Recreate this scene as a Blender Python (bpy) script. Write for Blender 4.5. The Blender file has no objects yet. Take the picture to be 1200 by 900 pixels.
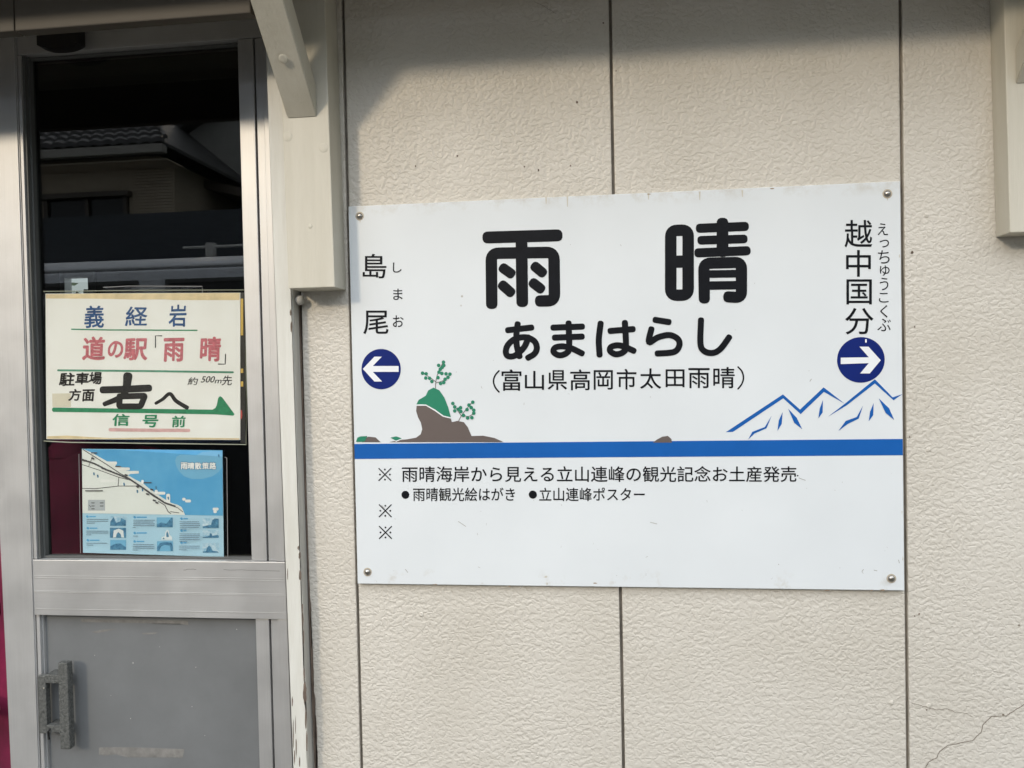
import bpy, bmesh, math, random
from mathutils import Vector, Matrix
random.seed(7)
rad = math.radians
scene = bpy.context.scene
COL = scene.collection
Z0 = 1.25                      # height of the sign's lower edge above the platform

# ------------------------------------------------------------------ camera
CAM = Vector((0.4258, -1.2825, 0.367))          # metres, sign's lower left corner = origin
YAW, PITCH, ROLL, FPX = -0.1161, -0.0201, -0.0204, 900.0
_f = Vector((math.sin(YAW)*math.cos(PITCH), math.cos(YAW)*math.cos(PITCH), math.sin(PITCH)))
_r0 = Vector((math.cos(YAW), -math.sin(YAW), 0)); _u0 = _r0.cross(_f)
RT = math.cos(ROLL)*_r0 + math.sin(ROLL)*_u0
UP = -math.sin(ROLL)*_r0 + math.cos(ROLL)*_u0
cam = bpy.data.cameras.new('camera'); camo = bpy.data.objects.new('camera', cam); COL.objects.link(camo)
M = Matrix((( RT.x, UP.x, -_f.x), (RT.y, UP.y, -_f.y), (RT.z, UP.z, -_f.z))).to_4x4()
M.translation = CAM + Vector((0, 0, Z0)); camo.matrix_world = M
cam.sensor_width = 36; cam.lens = 36*FPX/1200; cam.clip_start = .02; cam.clip_end = 3000
scene.camera = camo

# ------------------------------------------------------------------ light
SUN = Vector((-.55, -1.0, .46)).normalized()     # direction towards the sun
w = bpy.data.worlds.new('World'); scene.world = w; w.use_nodes = True
nt = w.node_tree; bg = nt.nodes['Background']
sky = nt.nodes.new('ShaderNodeTexSky'); sky.sky_type = 'NISHITA'; sky.sun_disc = False
sky.sun_elevation = math.asin(SUN.z); sky.sun_rotation = math.atan2(SUN.x, SUN.y)
sky.dust_density = 1.0; sky.air_density = 1.0
nt.links.new(sky.outputs[0], bg.inputs[0]); bg.inputs[1].default_value = .06
# thin bright cloud over the blue: brighter towards the zenith, as an overcast sky is
tcw = nt.nodes.new('ShaderNodeTexCoord'); sxyz = nt.nodes.new('ShaderNodeSeparateXYZ'); nt.links.new(tcw.outputs['Generated'], sxyz.inputs[0])
cl = nt.nodes.new('ShaderNodeTexNoise'); cl.inputs['Scale'].default_value = 2.5; cl.inputs['Detail'].default_value = 6; nt.links.new(tcw.outputs['Generated'], cl.inputs[0])
el = nt.nodes.new('ShaderNodeMapRange'); el.inputs[1].default_value = 0; el.inputs[2].default_value = 1; el.inputs[3].default_value = .25; el.inputs[4].default_value = 1.15; nt.links.new(sxyz.outputs['Z'], el.inputs[0])
cm = nt.nodes.new('ShaderNodeMapRange'); cm.inputs[1].default_value = .3; cm.inputs[2].default_value = .7; cm.inputs[3].default_value = .7; cm.inputs[4].default_value = 1.2; nt.links.new(cl.outputs[0], cm.inputs[0])
ml = nt.nodes.new('ShaderNodeMath'); ml.operation = 'MULTIPLY'; nt.links.new(el.outputs[0], ml.inputs[0]); nt.links.new(cm.outputs[0], ml.inputs[1])
m2_ = nt.nodes.new('ShaderNodeMath'); m2_.operation = 'MULTIPLY'; m2_.inputs[1].default_value = 2.3; nt.links.new(ml.outputs[0], m2_.inputs[0])
bg2 = nt.nodes.new('ShaderNodeBackground'); bg2.inputs[0].default_value = (.95, .972, .985, 1); nt.links.new(m2_.outputs[0], bg2.inputs[1])
ads = nt.nodes.new('ShaderNodeAddShader'); nt.links.new(bg.outputs[0], ads.inputs[0]); nt.links.new(bg2.outputs[0], ads.inputs[1]); nt.links.new(ads.outputs[0], nt.nodes['World Output'].inputs[0])
sl = bpy.data.lights.new('sun', 'SUN'); sl.energy = 0.92; sl.angle = rad(6.0); sl.color = (1, .83, .60)
so = bpy.data.objects.new('sun', sl); COL.objects.link(so)
so.rotation_euler = SUN.to_track_quat('Z', 'Y').to_euler(); so.location = (-8, -14, 10)
vs = scene.view_settings; vs.view_transform = 'Standard'; vs.look = 'None'; vs.gamma = 1; vs.use_curve_mapping = False
vs.exposure = 0.57
scene.cycles.max_bounces = 10; scene.cycles.transparent_max_bounces = 16

# ------------------------------------------------------------------ helpers
def at(px, py, y):
    """photo pixel -> point on the real plane Y = y (sign-relative metres)"""
    d = _f*FPX + RT*(px-600) - UP*(py-450)
    p = CAM + d*((y-CAM.y)/d.y)
    return Vector((p.x, p.y, p.z + Z0))
MIR = .100                                       # plane of the door glass
def across(px, py, L):
    """a thing the door glass mirrors: L metres in front of the glass"""
    p = at(px, py, MIR+L); return Vector((p.x, MIR-L, p.z))

def tag(o, label=None, cat=None, group=None, kind=None):
    if label: o['label'] = label
    if cat: o['category'] = cat
    if group: o['group'] = group
    if kind: o['kind'] = kind
    return o
def thing(name, label, cat, loc=(0, 0, 0), group=None):
    o = bpy.data.objects.new(name, None); COL.objects.link(o); o.location = loc; o.empty_display_size = .05
    tag(o, label, cat, group); return o
bpy.context.view_layer.update()
def link(name, me, m, parent=None, smooth=False):
    if m: me.materials.append(m)
    o = bpy.data.objects.new(name, me); COL.objects.link(o)
    if parent:
        o.parent = parent
        off = Vector(parent.location); q = parent.parent
        while q: off += Vector(q.location); q = q.parent
        me.transform(Matrix.Translation(-off))
    if smooth:
        for p in me.polygons: p.use_smooth = True
    return o
def obj(name, bm, m, parent=None, smooth=False):
    me = bpy.data.meshes.new(name); bm.normal_update(); bm.to_mesh(me); bm.free()
    return link(name, me, m, parent, smooth)
def B(): return bmesh.new()
def box(bm, x0, x1, y0, y1, z0, z1, bev=0, dx=0):
    """box; dx leans the lower end sideways"""
    v = [bm.verts.new((x+(dx if z == z0 else 0), y, z)) for z in (z0, z1) for x, y in ((x0, y0), (x1, y0), (x1, y1), (x0, y1))]
    fs = [bm.faces.new([v[i] for i in q]) for q in ((3, 2, 1, 0), (4, 5, 6, 7), (0, 1, 5, 4), (1, 2, 6, 5), (2, 3, 7, 6), (3, 0, 4, 7))]
    if bev:
        es = list({e for f in fs for e in f.edges})
        bmesh.ops.bevel(bm, geom=es, offset=bev, segments=2, affect='EDGES', profile=.6)
def tube(bm, pts, r, n=8, cap=True):
    rings = []
    pts = [Vector(p) for p in pts]
    for i, p in enumerate(pts):
        t = (pts[min(i+1, len(pts)-1)] - pts[max(i-1, 0)]).normalized()
        a = t.cross(Vector((0, 0, 1)) if abs(t.z) < .9 else Vector((1, 0, 0))).normalized(); b = t.cross(a)
        rr = r[i] if isinstance(r, (list, tuple)) else r
        rings.append([bm.verts.new(p + (a*math.cos(k*2*math.pi/n) + b*math.sin(k*2*math.pi/n))*rr) for k in range(n)])
    for A, C in zip(rings, rings[1:]):
        for k in range(n): bm.faces.new((A[k], A[(k+1) % n], C[(k+1) % n], C[k]))
    if cap: bm.faces.new(rings[0][::-1]); bm.faces.new(rings[-1])
def prism(bm, pts, vec):
    """pts: planar outline of 3D points, pushed along vec (a real thickness)"""
    vec = Vector(vec)
    a = [bm.verts.new(p) for p in pts]; b = [bm.verts.new(Vector(p)+vec) for p in pts]
    n = len(a); fs = [bm.faces.new(a), bm.faces.new(b[::-1])]
    for i in range(n): fs.append(bm.faces.new((a[i], b[i], b[(i+1) % n], a[(i+1) % n])))
    bmesh.ops.triangulate(bm, faces=fs[:2])
    bmesh.ops.recalc_face_normals(bm, faces=[f for f in bm.faces if f.is_valid])
def flat(bm, pts):
    f = bm.faces.new([bm.verts.new(p) for p in pts])
    f.normal_update()
    if f.normal.y > 0: f.normal_flip()
    bmesh.ops.triangulate(bm, faces=[f])
def disc(bm, c, r, n=20):
    flat(bm, [Vector(c)+Vector((math.cos(2*math.pi*k/n)*r, 0, math.sin(2*math.pi*k/n)*r)) for k in range(n)])
def dome(bm, c, r, h, n=14):
    """button head standing out towards -Y"""
    rows = []
    for i in range(5):
        a = i/4*math.pi/2*.98
        rows.append([bm.verts.new((c[0]+r*math.cos(a)*math.cos(2*math.pi*k/n), c[1]-h*math.sin(a), c[2]+r*math.cos(a)*math.sin(2*math.pi*k/n))) for k in range(n)])
    for A, C in zip(rows, rows[1:]):
        for k in range(n): bm.faces.new((A[k], A[(k+1) % n], C[(k+1) % n], C[k]))
    bm.faces.new(rows[-1])

# --- lettering
def smooth_line(p, n=8):
    out = []
    for i in range(len(p)-1):
        a, b, c, d = p[max(i-1, 0)], p[i], p[i+1], p[min(i+2, len(p)-1)]
        for k in range(n):
            t = k/n
            out.append(tuple(.5*((2*b[j]) + (-a[j]+c[j])*t + (2*a[j]-5*b[j]+4*c[j]-d[j])*t*t + (-a[j]+3*b[j]-3*c[j]+d[j])*t**3) for j in (0, 1)))
    out.append(tuple(p[-1])); return out
def round_corners(p, r, closed=False):
    out = []; n = len(p)
    for i in range(n):
        if not closed and i in (0, n-1): out.append(tuple(p[i])); continue
        A, C, D = Vector(p[i-1]), Vector(p[i]), Vector(p[(i+1) % n])
        u, v = (A-C), (D-C); q = min(r, u.length*.49, v.length*.49)
        s, e = C+u.normalized()*q, C+v.normalized()*q
        for k in range(7):
            t = k/6; out.append(tuple((1-t)**2*s + 2*t*(1-t)*C + t*t*e))
    if closed: out.append(out[0])
    return out
cap_n = 2.6
def stroke(bm, pts, wd, tf, i=0):
    """round ended brush stroke; pts and width in drawing units, tf(x, y, lift) -> 3D"""
    P = [Vector(p) for p in pts]; n = len(P); L, Rr = [], []
    for k in range(n):
        t = (P[min(k+1, n-1)]-P[max(k-1, 0)])
        if t.length < 1e-6: t = Vector((1, 0))
        t.normalize(); nn = Vector((-t.y, t.x))
        ww = (wd[0]+(wd[1]-wd[0])*k/(n-1) if isinstance(wd, tuple) else wd)/2
        L.append(P[k]+nn*ww); Rr.append(P[k]-nn*ww)
    base = i*3e-5
    lift = lambda k: base + 5e-5*k/max(n-1, 1)
    vl = [bm.verts.new(tf(*L[k], lift(k))) for k in range(n)]; vr = [bm.verts.new(tf(*Rr[k], lift(k))) for k in range(n)]
    fs = [bm.faces.new((vl[k], vl[k+1], vr[k+1], vr[k])) for k in range(n-1)]
    for k, sgn, A, C in ((0, 1, vl[0], vr[0]), (n-1, -1, vl[-1], vr[-1])):
        ww = (wd[0 if k == 0 else 1] if isinstance(wd, tuple) else wd)/2
        d0 = (L[k]-P[k]).normalized(); arc = [A]
        for j in range(1, 8):
            a = math.pi*j/8*sgn; q = Vector((d0.x*math.cos(a)-d0.y*math.sin(a), d0.x*math.sin(a)+d0.y*math.cos(a)))
            sq = (abs(math.cos(a))**cap_n+abs(math.sin(a))**cap_n)**(-1/cap_n); arc.append(bm.verts.new(tf(*(P[k]+q*ww*sq), lift(k))))
        arc.append(C); fs.append(bm.faces.new(arc))
    for f in fs:
        f.normal_update()
        if f.normal.y > 0: f.normal_flip()
def text_mesh(bm, body, p0, p1, y, bold=0, lean=0, px=True, wob=0):
    """glyphs of Blender's own font fitted to the box p0 (upper left) .. p1 (lower right), photo pixels on plane y"""
    cu = bpy.data.curves.new('txt', 'FONT'); cu.body = body; cu.resolution_u = 6
    o = bpy.data.objects.new('txt', cu); COL.objects.link(o)
    dg = bpy.context.evaluated_depsgraph_get(); me = bpy.data.meshes.new_from_object(o.evaluated_get(dg))
    bpy.data.objects.remove(o); bpy.data.curves.remove(cu)
    xs = [v.co.x for v in me.vertices]; ys = [v.co.y for v in me.vertices]
    x0, x1, y0, y1 = min(xs), max(xs), min(ys), max(ys)
    em = (x1-x0); eh = (y1-y0)
    base = [Vector(v.co) for v in me.vertices]
    shifts = [(0, 0)] + ([(bold*math.cos(a), bold*math.sin(a)) for a in (.4, 1.45, 2.5, 3.54, 4.59, 5.64)] if bold else [])
    x0 -= bold; x1 += bold; y0 -= bold; y1 += bold
    for i, (sx, sy) in enumerate(shifts):
        for v, c in zip(me.vertices, base):
            u = (c.x+sx-x0)/(x1-x0); t = (y1-c.y-sy)/(y1-y0)
            if wob: u += wob*math.sin(t*5+u*9); t += wob*math.sin(u*11)
            u2 = u + lean*(.5-t)
            p = at(p0[0]+(p1[0]-p0[0])*u2, p0[1]+(p1[1]-p0[1])*t, y); p.y = y - i*1.2e-5; v.co = p
        bm2 = bmesh.new(); bm2.from_mesh(me)
        for f in bm2.faces:
            f.normal_update()
            if f.normal.y > 0: f.normal_flip()
        tmp = bpy.data.meshes.new('tmp'); bm2.to_mesh(tmp); bm2.free(); bm.from_mesh(tmp); bpy.data.meshes.remove(tmp)
    bpy.data.meshes.remove(me)

# ------------------------------------------------------------------ materials
def mat(name, col, rough=.6, metal=0, var=.06, vscale=8, bump=0, bscale=60, spec=.5, stretch=(1, 1, 1), second=None, coat=0):
    m = bpy.data.materials.new(name); m.use_nodes = True; n = m.node_tree; N = n.nodes; b = N['Principled BSDF']
    b.inputs['Roughness'].default_value = rough; b.inputs['Metallic'].default_value = metal
    b.inputs['Specular IOR Level'].default_value = spec
    tc = N.new('ShaderNodeTexCoord'); mp = N.new('ShaderNodeMapping'); mp.inputs['Scale'].default_value = stretch
    n.links.new(tc.outputs['Object'], mp.inputs[0])
    no = N.new('ShaderNodeTexNoise'); no.inputs['Scale'].default_value = vscale; no.inputs['Detail'].default_value = 6; no.inputs['Roughness'].default_value = .65
    n.links.new(mp.outputs[0], no.inputs[0])
    rp = N.new('ShaderNodeValToRGB'); c = Vector(col); d = Vector(second) if second else c*(1-2*var)
    rp.color_ramp.elements[0].color = (*d, 1); rp.color_ramp.elements[1].color = (*(c if second else c*(1+var)), 1)
    rp.color_ramp.elements[0].position = .3; rp.color_ramp.elements[1].position = .7
    n.links.new(no.outputs[0], rp.inputs[0]); n.links.new(rp.outputs[0], b.inputs['Base Color'])
    if bump:
        nb = N.new('ShaderNodeTexNoise'); nb.inputs['Scale'].default_value = bscale; nb.inputs['Detail'].default_value = 4
        n.links.new(mp.outputs[0], nb.inputs[0]); bp = N.new('ShaderNodeBump'); bp.inputs['Strength'].default_value = bump; bp.inputs['Distance'].default_value = .002
        n.links.new(nb.outputs[0], bp.inputs['Height']); n.links.new(bp.outputs[0], b.inputs['Normal'])
    return m
def nodes(m): return m.node_tree, m.node_tree.nodes, m.node_tree.links

def siding_mat():
    m = bpy.data.materials.new('embossed_siding'); m.use_nodes = True; n, N, L = nodes(m); b = N['Principled BSDF']
    b.inputs['Roughness'].default_value = .4; b.inputs['Specular IOR Level'].default_value = .4
    tc = N.new('ShaderNodeTexCoord')
    # embossed worm pattern: warped noise cut to plateaus
    a = N.new('ShaderNodeTexNoise'); a.inputs['Scale'].default_value = 128; a.inputs['Detail'].default_value = 1.2; a.inputs['Distortion'].default_value = .55
    mp = N.new('ShaderNodeMapping'); mp.inputs['Scale'].default_value = (1, 1, 1.15); L.new(tc.outputs['Object'], mp.inputs[0]); L.new(mp.outputs[0], a.inputs[0])
    r1 = N.new('ShaderNodeMapRange'); r1.interpolation_type = 'SMOOTHSTEP'; r1.inputs[1].default_value = .34; r1.inputs[2].default_value = .60
    L.new(a.outputs[0], r1.inputs[0])
    f = N.new('ShaderNodeTexNoise'); f.inputs['Scale'].default_value = 210; f.inputs['Detail'].default_value = 2; L.new(tc.outputs['Object'], f.inputs[0])
    g = N.new('ShaderNodeTexNoise'); g.inputs['Scale'].default_value = 9; g.inputs['Detail'].default_value = 2; L.new(tc.outputs['Object'], g.inputs[0])
    gm = N.new('ShaderNodeMapRange'); gm.inputs[1].default_value = .35; gm.inputs[2].default_value = .65; gm.inputs[3].default_value = .6; gm.inputs[4].default_value = 1.1
    L.new(g.outputs[0], gm.inputs[0])
    mu = N.new('ShaderNodeMath'); mu.operation = 'MULTIPLY'; L.new(r1.outputs[0], mu.inputs[0]); L.new(gm.outputs[0], mu.inputs[1])
    ad = N.new('ShaderNodeMath'); ad.operation = 'MULTIPLY_ADD'; ad.inputs[1].default_value = .22; L.new(f.outputs[0], ad.inputs[0]); L.new(mu.outputs[0], ad.inputs[2])
    bp = N.new('ShaderNodeBump'); bp.inputs['Strength'].default_value = .33; bp.inputs['Distance'].default_value = .0032
    L.new(ad.outputs[0], bp.inputs['Height']); L.new(bp.outputs[0], b.inputs['Normal'])
    # colour: cream paint, cloudy dirt, fine dark specks
    c = N.new('ShaderNodeTexNoise'); c.inputs['Scale'].default_value = 4; c.inputs['Detail'].default_value = 8; L.new(tc.outputs['Object'], c.inputs[0])
    rp = N.new('ShaderNodeValToRGB'); rp.color_ramp.elements[0].position = .3; rp.color_ramp.elements[1].position = .7
    rp.color_ramp.elements[0].color = (.545, .512, .452, 1); rp.color_ramp.elements[1].color = (.615, .585, .53, 1)
    L.new(c.outputs[0], rp.inputs[0])
    s = N.new('ShaderNodeTexVoronoi'); s.inputs['Scale'].default_value = 16; L.new(tc.outputs['Object'], s.inputs[0])
    sm = N.new('ShaderNodeMapRange'); sm.inputs[1].default_value = .02; sm.inputs[2].default_value = .035; L.new(s.outputs['Distance'], sm.inputs[0])
    sg = N.new('ShaderNodeTexNoise'); sg.inputs['Scale'].default_value = 5; L.new(tc.outputs['Object'], sg.inputs[0])
    gt = N.new('ShaderNodeMath'); gt.operation = 'LESS_THAN'; gt.inputs[1].default_value = .56; L.new(sg.outputs[0], gt.inputs[0])
    mx = N.new('ShaderNodeMath'); mx.operation = 'MAXIMUM'; L.new(sm.outputs[0], mx.inputs[0]); L.new(gt.outputs[0], mx.inputs[1])
    mc = N.new('ShaderNodeMix'); mc.data_type = 'RGBA'; L.new(mx.outputs[0], mc.inputs[0]); mc.inputs[6].default_value = (.2, .17, .13, 1); L.new(rp.outputs[0], mc.inputs[7])
    L.new(mc.outputs[2], b.inputs['Base Color'])
    return m
def alu_mat(name, col, rough, axis):
    """brushed aluminium; axis = grain direction"""
    m = bpy.data.materials.new(name); m.use_nodes = True; n, N, L = nodes(m); b = N['Principled BSDF']
    b.inputs['Metallic'].default_value = .6
    tc = N.new('ShaderNodeTexCoord'); mp = N.new('ShaderNodeMapping')
    mp.inputs['Scale'].default_value = {'z': (1, 1, .015), 'x': (.015, 1, 1)}[axis]
    L.new(tc.outputs['Object'], mp.inputs[0])
    a = N.new('ShaderNodeTexNoise'); a.inputs['Scale'].default_value = 500; a.inputs['Detail'].default_value = 3; L.new(mp.outputs[0], a.inputs[0])
    c = N.new('ShaderNodeTexNoise'); c.inputs['Scale'].default_value = 14; c.inputs['Detail'].default_value = 7; L.new(tc.outputs['Object'], c.inputs[0])
    mi = N.new('ShaderNodeMath'); mi.operation = 'MULTIPLY_ADD'; mi.inputs[1].default_value = .35; L.new(a.outputs[0], mi.inputs[0]); L.new(c.outputs[0], mi.inputs[2])
    rp = N.new('ShaderNodeValToRGB'); rp.color_ramp.elements[0].position = .4; rp.color_ramp.elements[1].position = .9
    rp.color_ramp.elements[0].color = (*[v*.87 for v in col], 1); rp.color_ramp.elements[1].color = (*[v*1.06 for v in col], 1)
    L.new(mi.outputs[0], rp.inputs[0]); L.new(rp.outputs[0], b.inputs['Base Color'])
    rr = N.new('ShaderNodeMapRange'); rr.inputs[3].default_value = rough-.05; rr.inputs[4].default_value = rough+.12; L.new(c.outputs[0], rr.inputs[0]); L.new(rr.outputs[0], b.inputs['Roughness'])
    bp = N.new('ShaderNodeBump'); bp.inputs['Strength'].default_value = .12; bp.inputs['Distance'].default_value = .0005; L.new(a.outputs[0], bp.inputs['Height']); L.new(bp.outputs[0], b.inputs['Normal'])
    return m
def clear_mat(name, f0, tint=(1, 1, 1), rough=0.0, bump=0):
    """window glass / clear film: Fresnel mirror over see-through"""
    m = bpy.data.materials.new(name); m.use_nodes = True; n, N, L = nodes(m); N.remove(N['Principled BSDF'])
    out = N['Material Output']; tr = N.new('ShaderNodeBsdfTransparent'); tr.inputs[0].default_value = (*tint, 1)
    gl = N.new('ShaderNodeBsdfGlossy'); gl.inputs['Roughness'].default_value = rough
    ge = N.new('ShaderNodeNewGeometry'); dt = N.new('ShaderNodeVectorMath'); dt.operation = 'DOT_PRODUCT'
    L.new(ge.outputs['Normal'], dt.inputs[0]); L.new(ge.outputs['Incoming'], dt.inputs[1])
    ab = N.new('ShaderNodeMath'); ab.operation = 'ABSOLUTE'; L.new(dt.outputs['Value'], ab.inputs[0])
    su = N.new('ShaderNodeMath'); su.operation = 'SUBTRACT'; su.inputs[0].default_value = 1; L.new(ab.outputs[0], su.inputs[1])
    po = N.new('ShaderNodeMath'); po.operation = 'POWER'; po.inputs[1].default_value = 5; L.new(su.outputs[0], po.inputs[0])
    ma = N.new('ShaderNodeMath'); ma.operation = 'MULTIPLY_ADD'; ma.inputs[1].default_value = 1-f0; ma.inputs[2].default_value = f0; L.new(po.outputs[0], ma.inputs[0])
    mx = N.new('ShaderNodeMixShader'); L.new(ma.outputs[0], mx.inputs[0]); L.new(tr.outputs[0], mx.inputs[1]); L.new(gl.outputs[0], mx.inputs[2])
    if bump:
        tc = N.new('ShaderNodeTexCoord'); no = N.new('ShaderNodeTexNoise'); no.inputs['Scale'].default_value = 30; L.new(tc.outputs['Object'], no.inputs[0])
        bp = N.new('ShaderNodeBump'); bp.inputs['Strength'].default_value = bump; bp.inputs['Distance'].default_value = .002; L.new(no.outputs[0], bp.inputs['Height']); L.new(bp.outputs[0], gl.inputs['Normal'])
    L.new(mx.outputs[0], out.inputs[0]); return m
def board_mat():
    """white enamelled sign face: grime creeping down from the top edge, faint streaks, specks"""
    m = bpy.data.materials.new('white_enamel'); m.use_nodes = True; n, N, L = nodes(m); b = N['Principled BSDF']
    b.inputs['Roughness'].default_value = .32; b.inputs['Specular IOR Level'].default_value = .4
    tc = N.new('ShaderNodeTexCoord'); sp = N.new('ShaderNodeSeparateXYZ'); L.new(tc.outputs['Object'], sp.inputs[0])
    no = N.new('ShaderNodeTexNoise'); no.inputs['Scale'].default_value = 26; no.inputs['Detail'].default_value = 8; no.inputs['Roughness'].default_value = .7; L.new(tc.outputs['Object'], no.inputs[0])
    # grime mask by height above the sign's lower edge
    g = N.new('ShaderNodeMapRange'); g.inputs[1].default_value = .628; g.inputs[2].default_value = .652; L.new(sp.outputs['Z'], g.inputs[0])
    pw = N.new('ShaderNodeMath'); pw.operation = 'MULTIPLY'; L.new(g.outputs[0], pw.inputs[0])
    nm = N.new('ShaderNodeMapRange'); nm.inputs[1].default_value = .47; nm.inputs[2].default_value = .8; L.new(no.outputs[0], nm.inputs[0]); L.new(nm.outputs[0], pw.inputs[1])
    g2 = N.new('ShaderNodeMapRange'); g2.inputs[1].default_value = .035; g2.inputs[2].default_value = .0; L.new(sp.outputs['Z'], g2.inputs[0])
    n2 = N.new('ShaderNodeMapRange'); n2.inputs[1].default_value = .57; n2.inputs[2].default_value = .85; L.new(no.outputs[0], n2.inputs[0])
    p2 = N.new('ShaderNodeMath'); p2.operation = 'MULTIPLY'; L.new(g2.outputs[0], p2.inputs[0]); L.new(n2.outputs[0], p2.inputs[1])
    ad = N.new('ShaderNodeMath'); ad.operation = 'ADD'; ad.use_clamp = True; L.new(pw.outputs[0], ad.inputs[0]); L.new(p2.outputs[0], ad.inputs[1])
    c = N.new('ShaderNodeTexNoise'); c.inputs['Scale'].default_value = 5; c.inputs['Detail'].default_value = 5; L.new(tc.outputs['Object'], c.inputs[0])
    rp = N.new('ShaderNodeValToRGB'); rp.color_ramp.elements[0].color = (.655, .69, .715, 1); rp.color_ramp.elements[1].color = (.70, .735, .76, 1); rp.color_ramp.elements[0].position = .3; rp.color_ramp.elements[1].position = .7
    L.new(c.outputs[0], rp.inputs[0])
    mc = N.new('ShaderNodeMix'); mc.data_type = 'RGBA'; L.new(ad.outputs[0], mc.inputs[0]); L.new(rp.outputs[0], mc.inputs[6]); mc.inputs[7].default_value = (.42, .37, .28, 1)
    v = N.new('ShaderNodeTexVoronoi'); v.inputs['Scale'].default_value = 17; v.inputs['Randomness'].default_value = 1; L.new(tc.outputs['Object'], v.inputs[0])
    vm = N.new('ShaderNodeMapRange'); vm.inputs[1].default_value = .022; vm.inputs[2].default_value = .05; L.new(v.outputs['Distance'], vm.inputs[0])
    vg = N.new('ShaderNodeMath'); vg.operation = 'LESS_THAN'; vg.inputs[1].default_value = .55; L.new(c.outputs[0], vg.inputs[0])
    vx = N.new('ShaderNodeMath'); vx.operation = 'MAXIMUM'; L.new(vm.outputs[0], vx.inputs[0]); L.new(vg.outputs[0], vx.inputs[1])
    m2 = N.new('ShaderNodeMix'); m2.data_type = 'RGBA'; L.new(vx.outputs[0], m2.inputs[0]); m2.inputs[6].default_value = (.3, .26, .2, 1); L.new(mc.outputs[2], m2.inputs[7])
    L.new(m2.outputs[2], b.inputs['Base Color'])
    bp = N.new('ShaderNodeBump'); bp.inputs['Strength'].default_value = .08; bp.inputs['Distance'].default_value = .003; L.new(c.outputs[0], bp.inputs['Height']); L.new(bp.outputs[0], b.inputs['Normal'])
    return m

SIDING = siding_mat(); BOARD = board_mat()
CREAM = mat('cream_painted_wood', (.58, .555, .48), .55, var=.07, vscale=7, bump=.35, bscale=55, stretch=(3, 3, .25), second=(.50, .475, .40))
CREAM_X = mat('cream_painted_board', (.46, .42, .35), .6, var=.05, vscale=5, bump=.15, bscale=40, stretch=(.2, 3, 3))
HEADB = mat('shade_darkened_board', (.075, .065, .052), .6, var=.05, vscale=5, bump=.15, bscale=40, stretch=(.2, 3, 3))  # board colour darkened to stand in for the deep shade under the eave
JAMB = mat('worn_white_wood', (.66, .66, .62), .6, var=.08, vscale=14, bump=.4, bscale=70, stretch=(3, 3, .3), second=(.56, .55, .50))
JSIDE = mat('weathered_wood', (.46, .45, .42), .8, var=.15, vscale=20, bump=.4, stretch=(3, 3, .2))
BARE = mat('bare_brown_wood', (.16, .12, .095), .9, var=.25, vscale=60, bump=.6, bscale=150, stretch=(2, 2, .5))
SEAL = mat('groove_sealant', (.27, .24, .20), .8, var=.2, vscale=20)
ALU_V = alu_mat('brushed_aluminium_upright', (.52, .525, .53), .45, 'z')
ALU_H = alu_mat('brushed_aluminium_rail', (.525, .53, .535), .44, 'x')
RUBBER = mat('grey_gasket', (.10, .105, .105), .6, var=.1)
PANELGREY = mat('grey_enamel_panel', (.16, .168, .174), .5, var=.06, vscale=9, bump=.05)
RESIDUE = mat('tape_residue', (.205, .20, .19), .8, var=.15, vscale=60)
CAST = mat('corroded_cast_metal', (.18, .185, .18), .6, metal=.4, var=.2, vscale=190, bump=.8, bscale=320, second=(.055, .06, .058))
BLACKP = mat('black_plastic', (.012, .012, .012), .5, var=.1)
STEEL = mat('steel_screw', (.42, .40, .37), .3, metal=1, var=.1)
INK = mat('black_vinyl', (.007, .008, .011), .5, var=.15, vscale=30, spec=.12)
NAVY = mat('navy_vinyl', (.006, .018, .15), .45, var=.08, spec=.15)
BLUE = mat('blue_vinyl', (.010, .105, .39), .45, var=.05, spec=.15)
ROCK = mat('rock_brown_vinyl', (.125, .10, .092), .4, var=.05)
GREEN = mat('pine_green_vinyl', (.015, .20, .115), .4, var=.05)
WHITEV = mat('white_vinyl', (.78, .80, .83), .35, var=.02)
PAPER = mat('yellowing_paper', (.83, .85, .86), .7, var=.02, vscale=12, second=(.77, .78, .775))
GLASS = clear_mat('door_glass', .05, (.52, .54, .53))
FILM = clear_mat('clear_film', .03, (.97, .97, .95), .12, .25)

# ------------------------------------------------------------------ setting: platform and ground
bm = B(); box(bm, -400, 400, -400, 400, -1.3, -1.0)
tag(obj('ground', bm, mat('trackside_gravel', (.15, .14, .125), .9, var=.3, vscale=30)), kind='structure')
bm = B(); box(bm, -40, 40, -3.6, 7, -.99, 0)
tag(obj('platform', bm, mat('platform_concrete', (.088, .080, .066), .85, var=.1, vscale=3, bump=.4, bscale=80)), kind='structure')

# ------------------------------------------------------------------ station building
EAVE_Y, EAVE_Z = -.242, .992 + Z0
st = thing('station_building', 'cream station building wall of embossed siding around the sliding door and sign', 'building', (0, 0, 0))
g1, g2, g3 = -.0039, .4511, .9061
GW = .0024
bm = B(); box(bm, -.100, 1.9, .0165, .09, .0, EAVE_Z+.3); obj('backing_wall', bm, SEAL, st)
def panel(x0, x1, z0=.02, z1=EAVE_Z+.3):
    bm = B(); box(bm, x0, x1, .008, .0162, z0, z1, .0021); return obj('siding_panel', bm, SIDING, st)
panel(-.0915, g1-GW); panel(g1+GW, g2-GW); panel(g2+GW, g3-GW); pR = panel(g3+GW, g3+.455-GW); panel(g3+.455+GW, g3+.91)
bm = B(); box(bm, g3+.912, 6, .008, .09, 0, EAVE_Z+.3); obj('far_wall', bm, SIDING, st)
bm = B(); box(bm, -6, -1.62, .008, .09, 0, EAVE_Z+.3); obj('far_wall', bm, SIDING, st)
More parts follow.
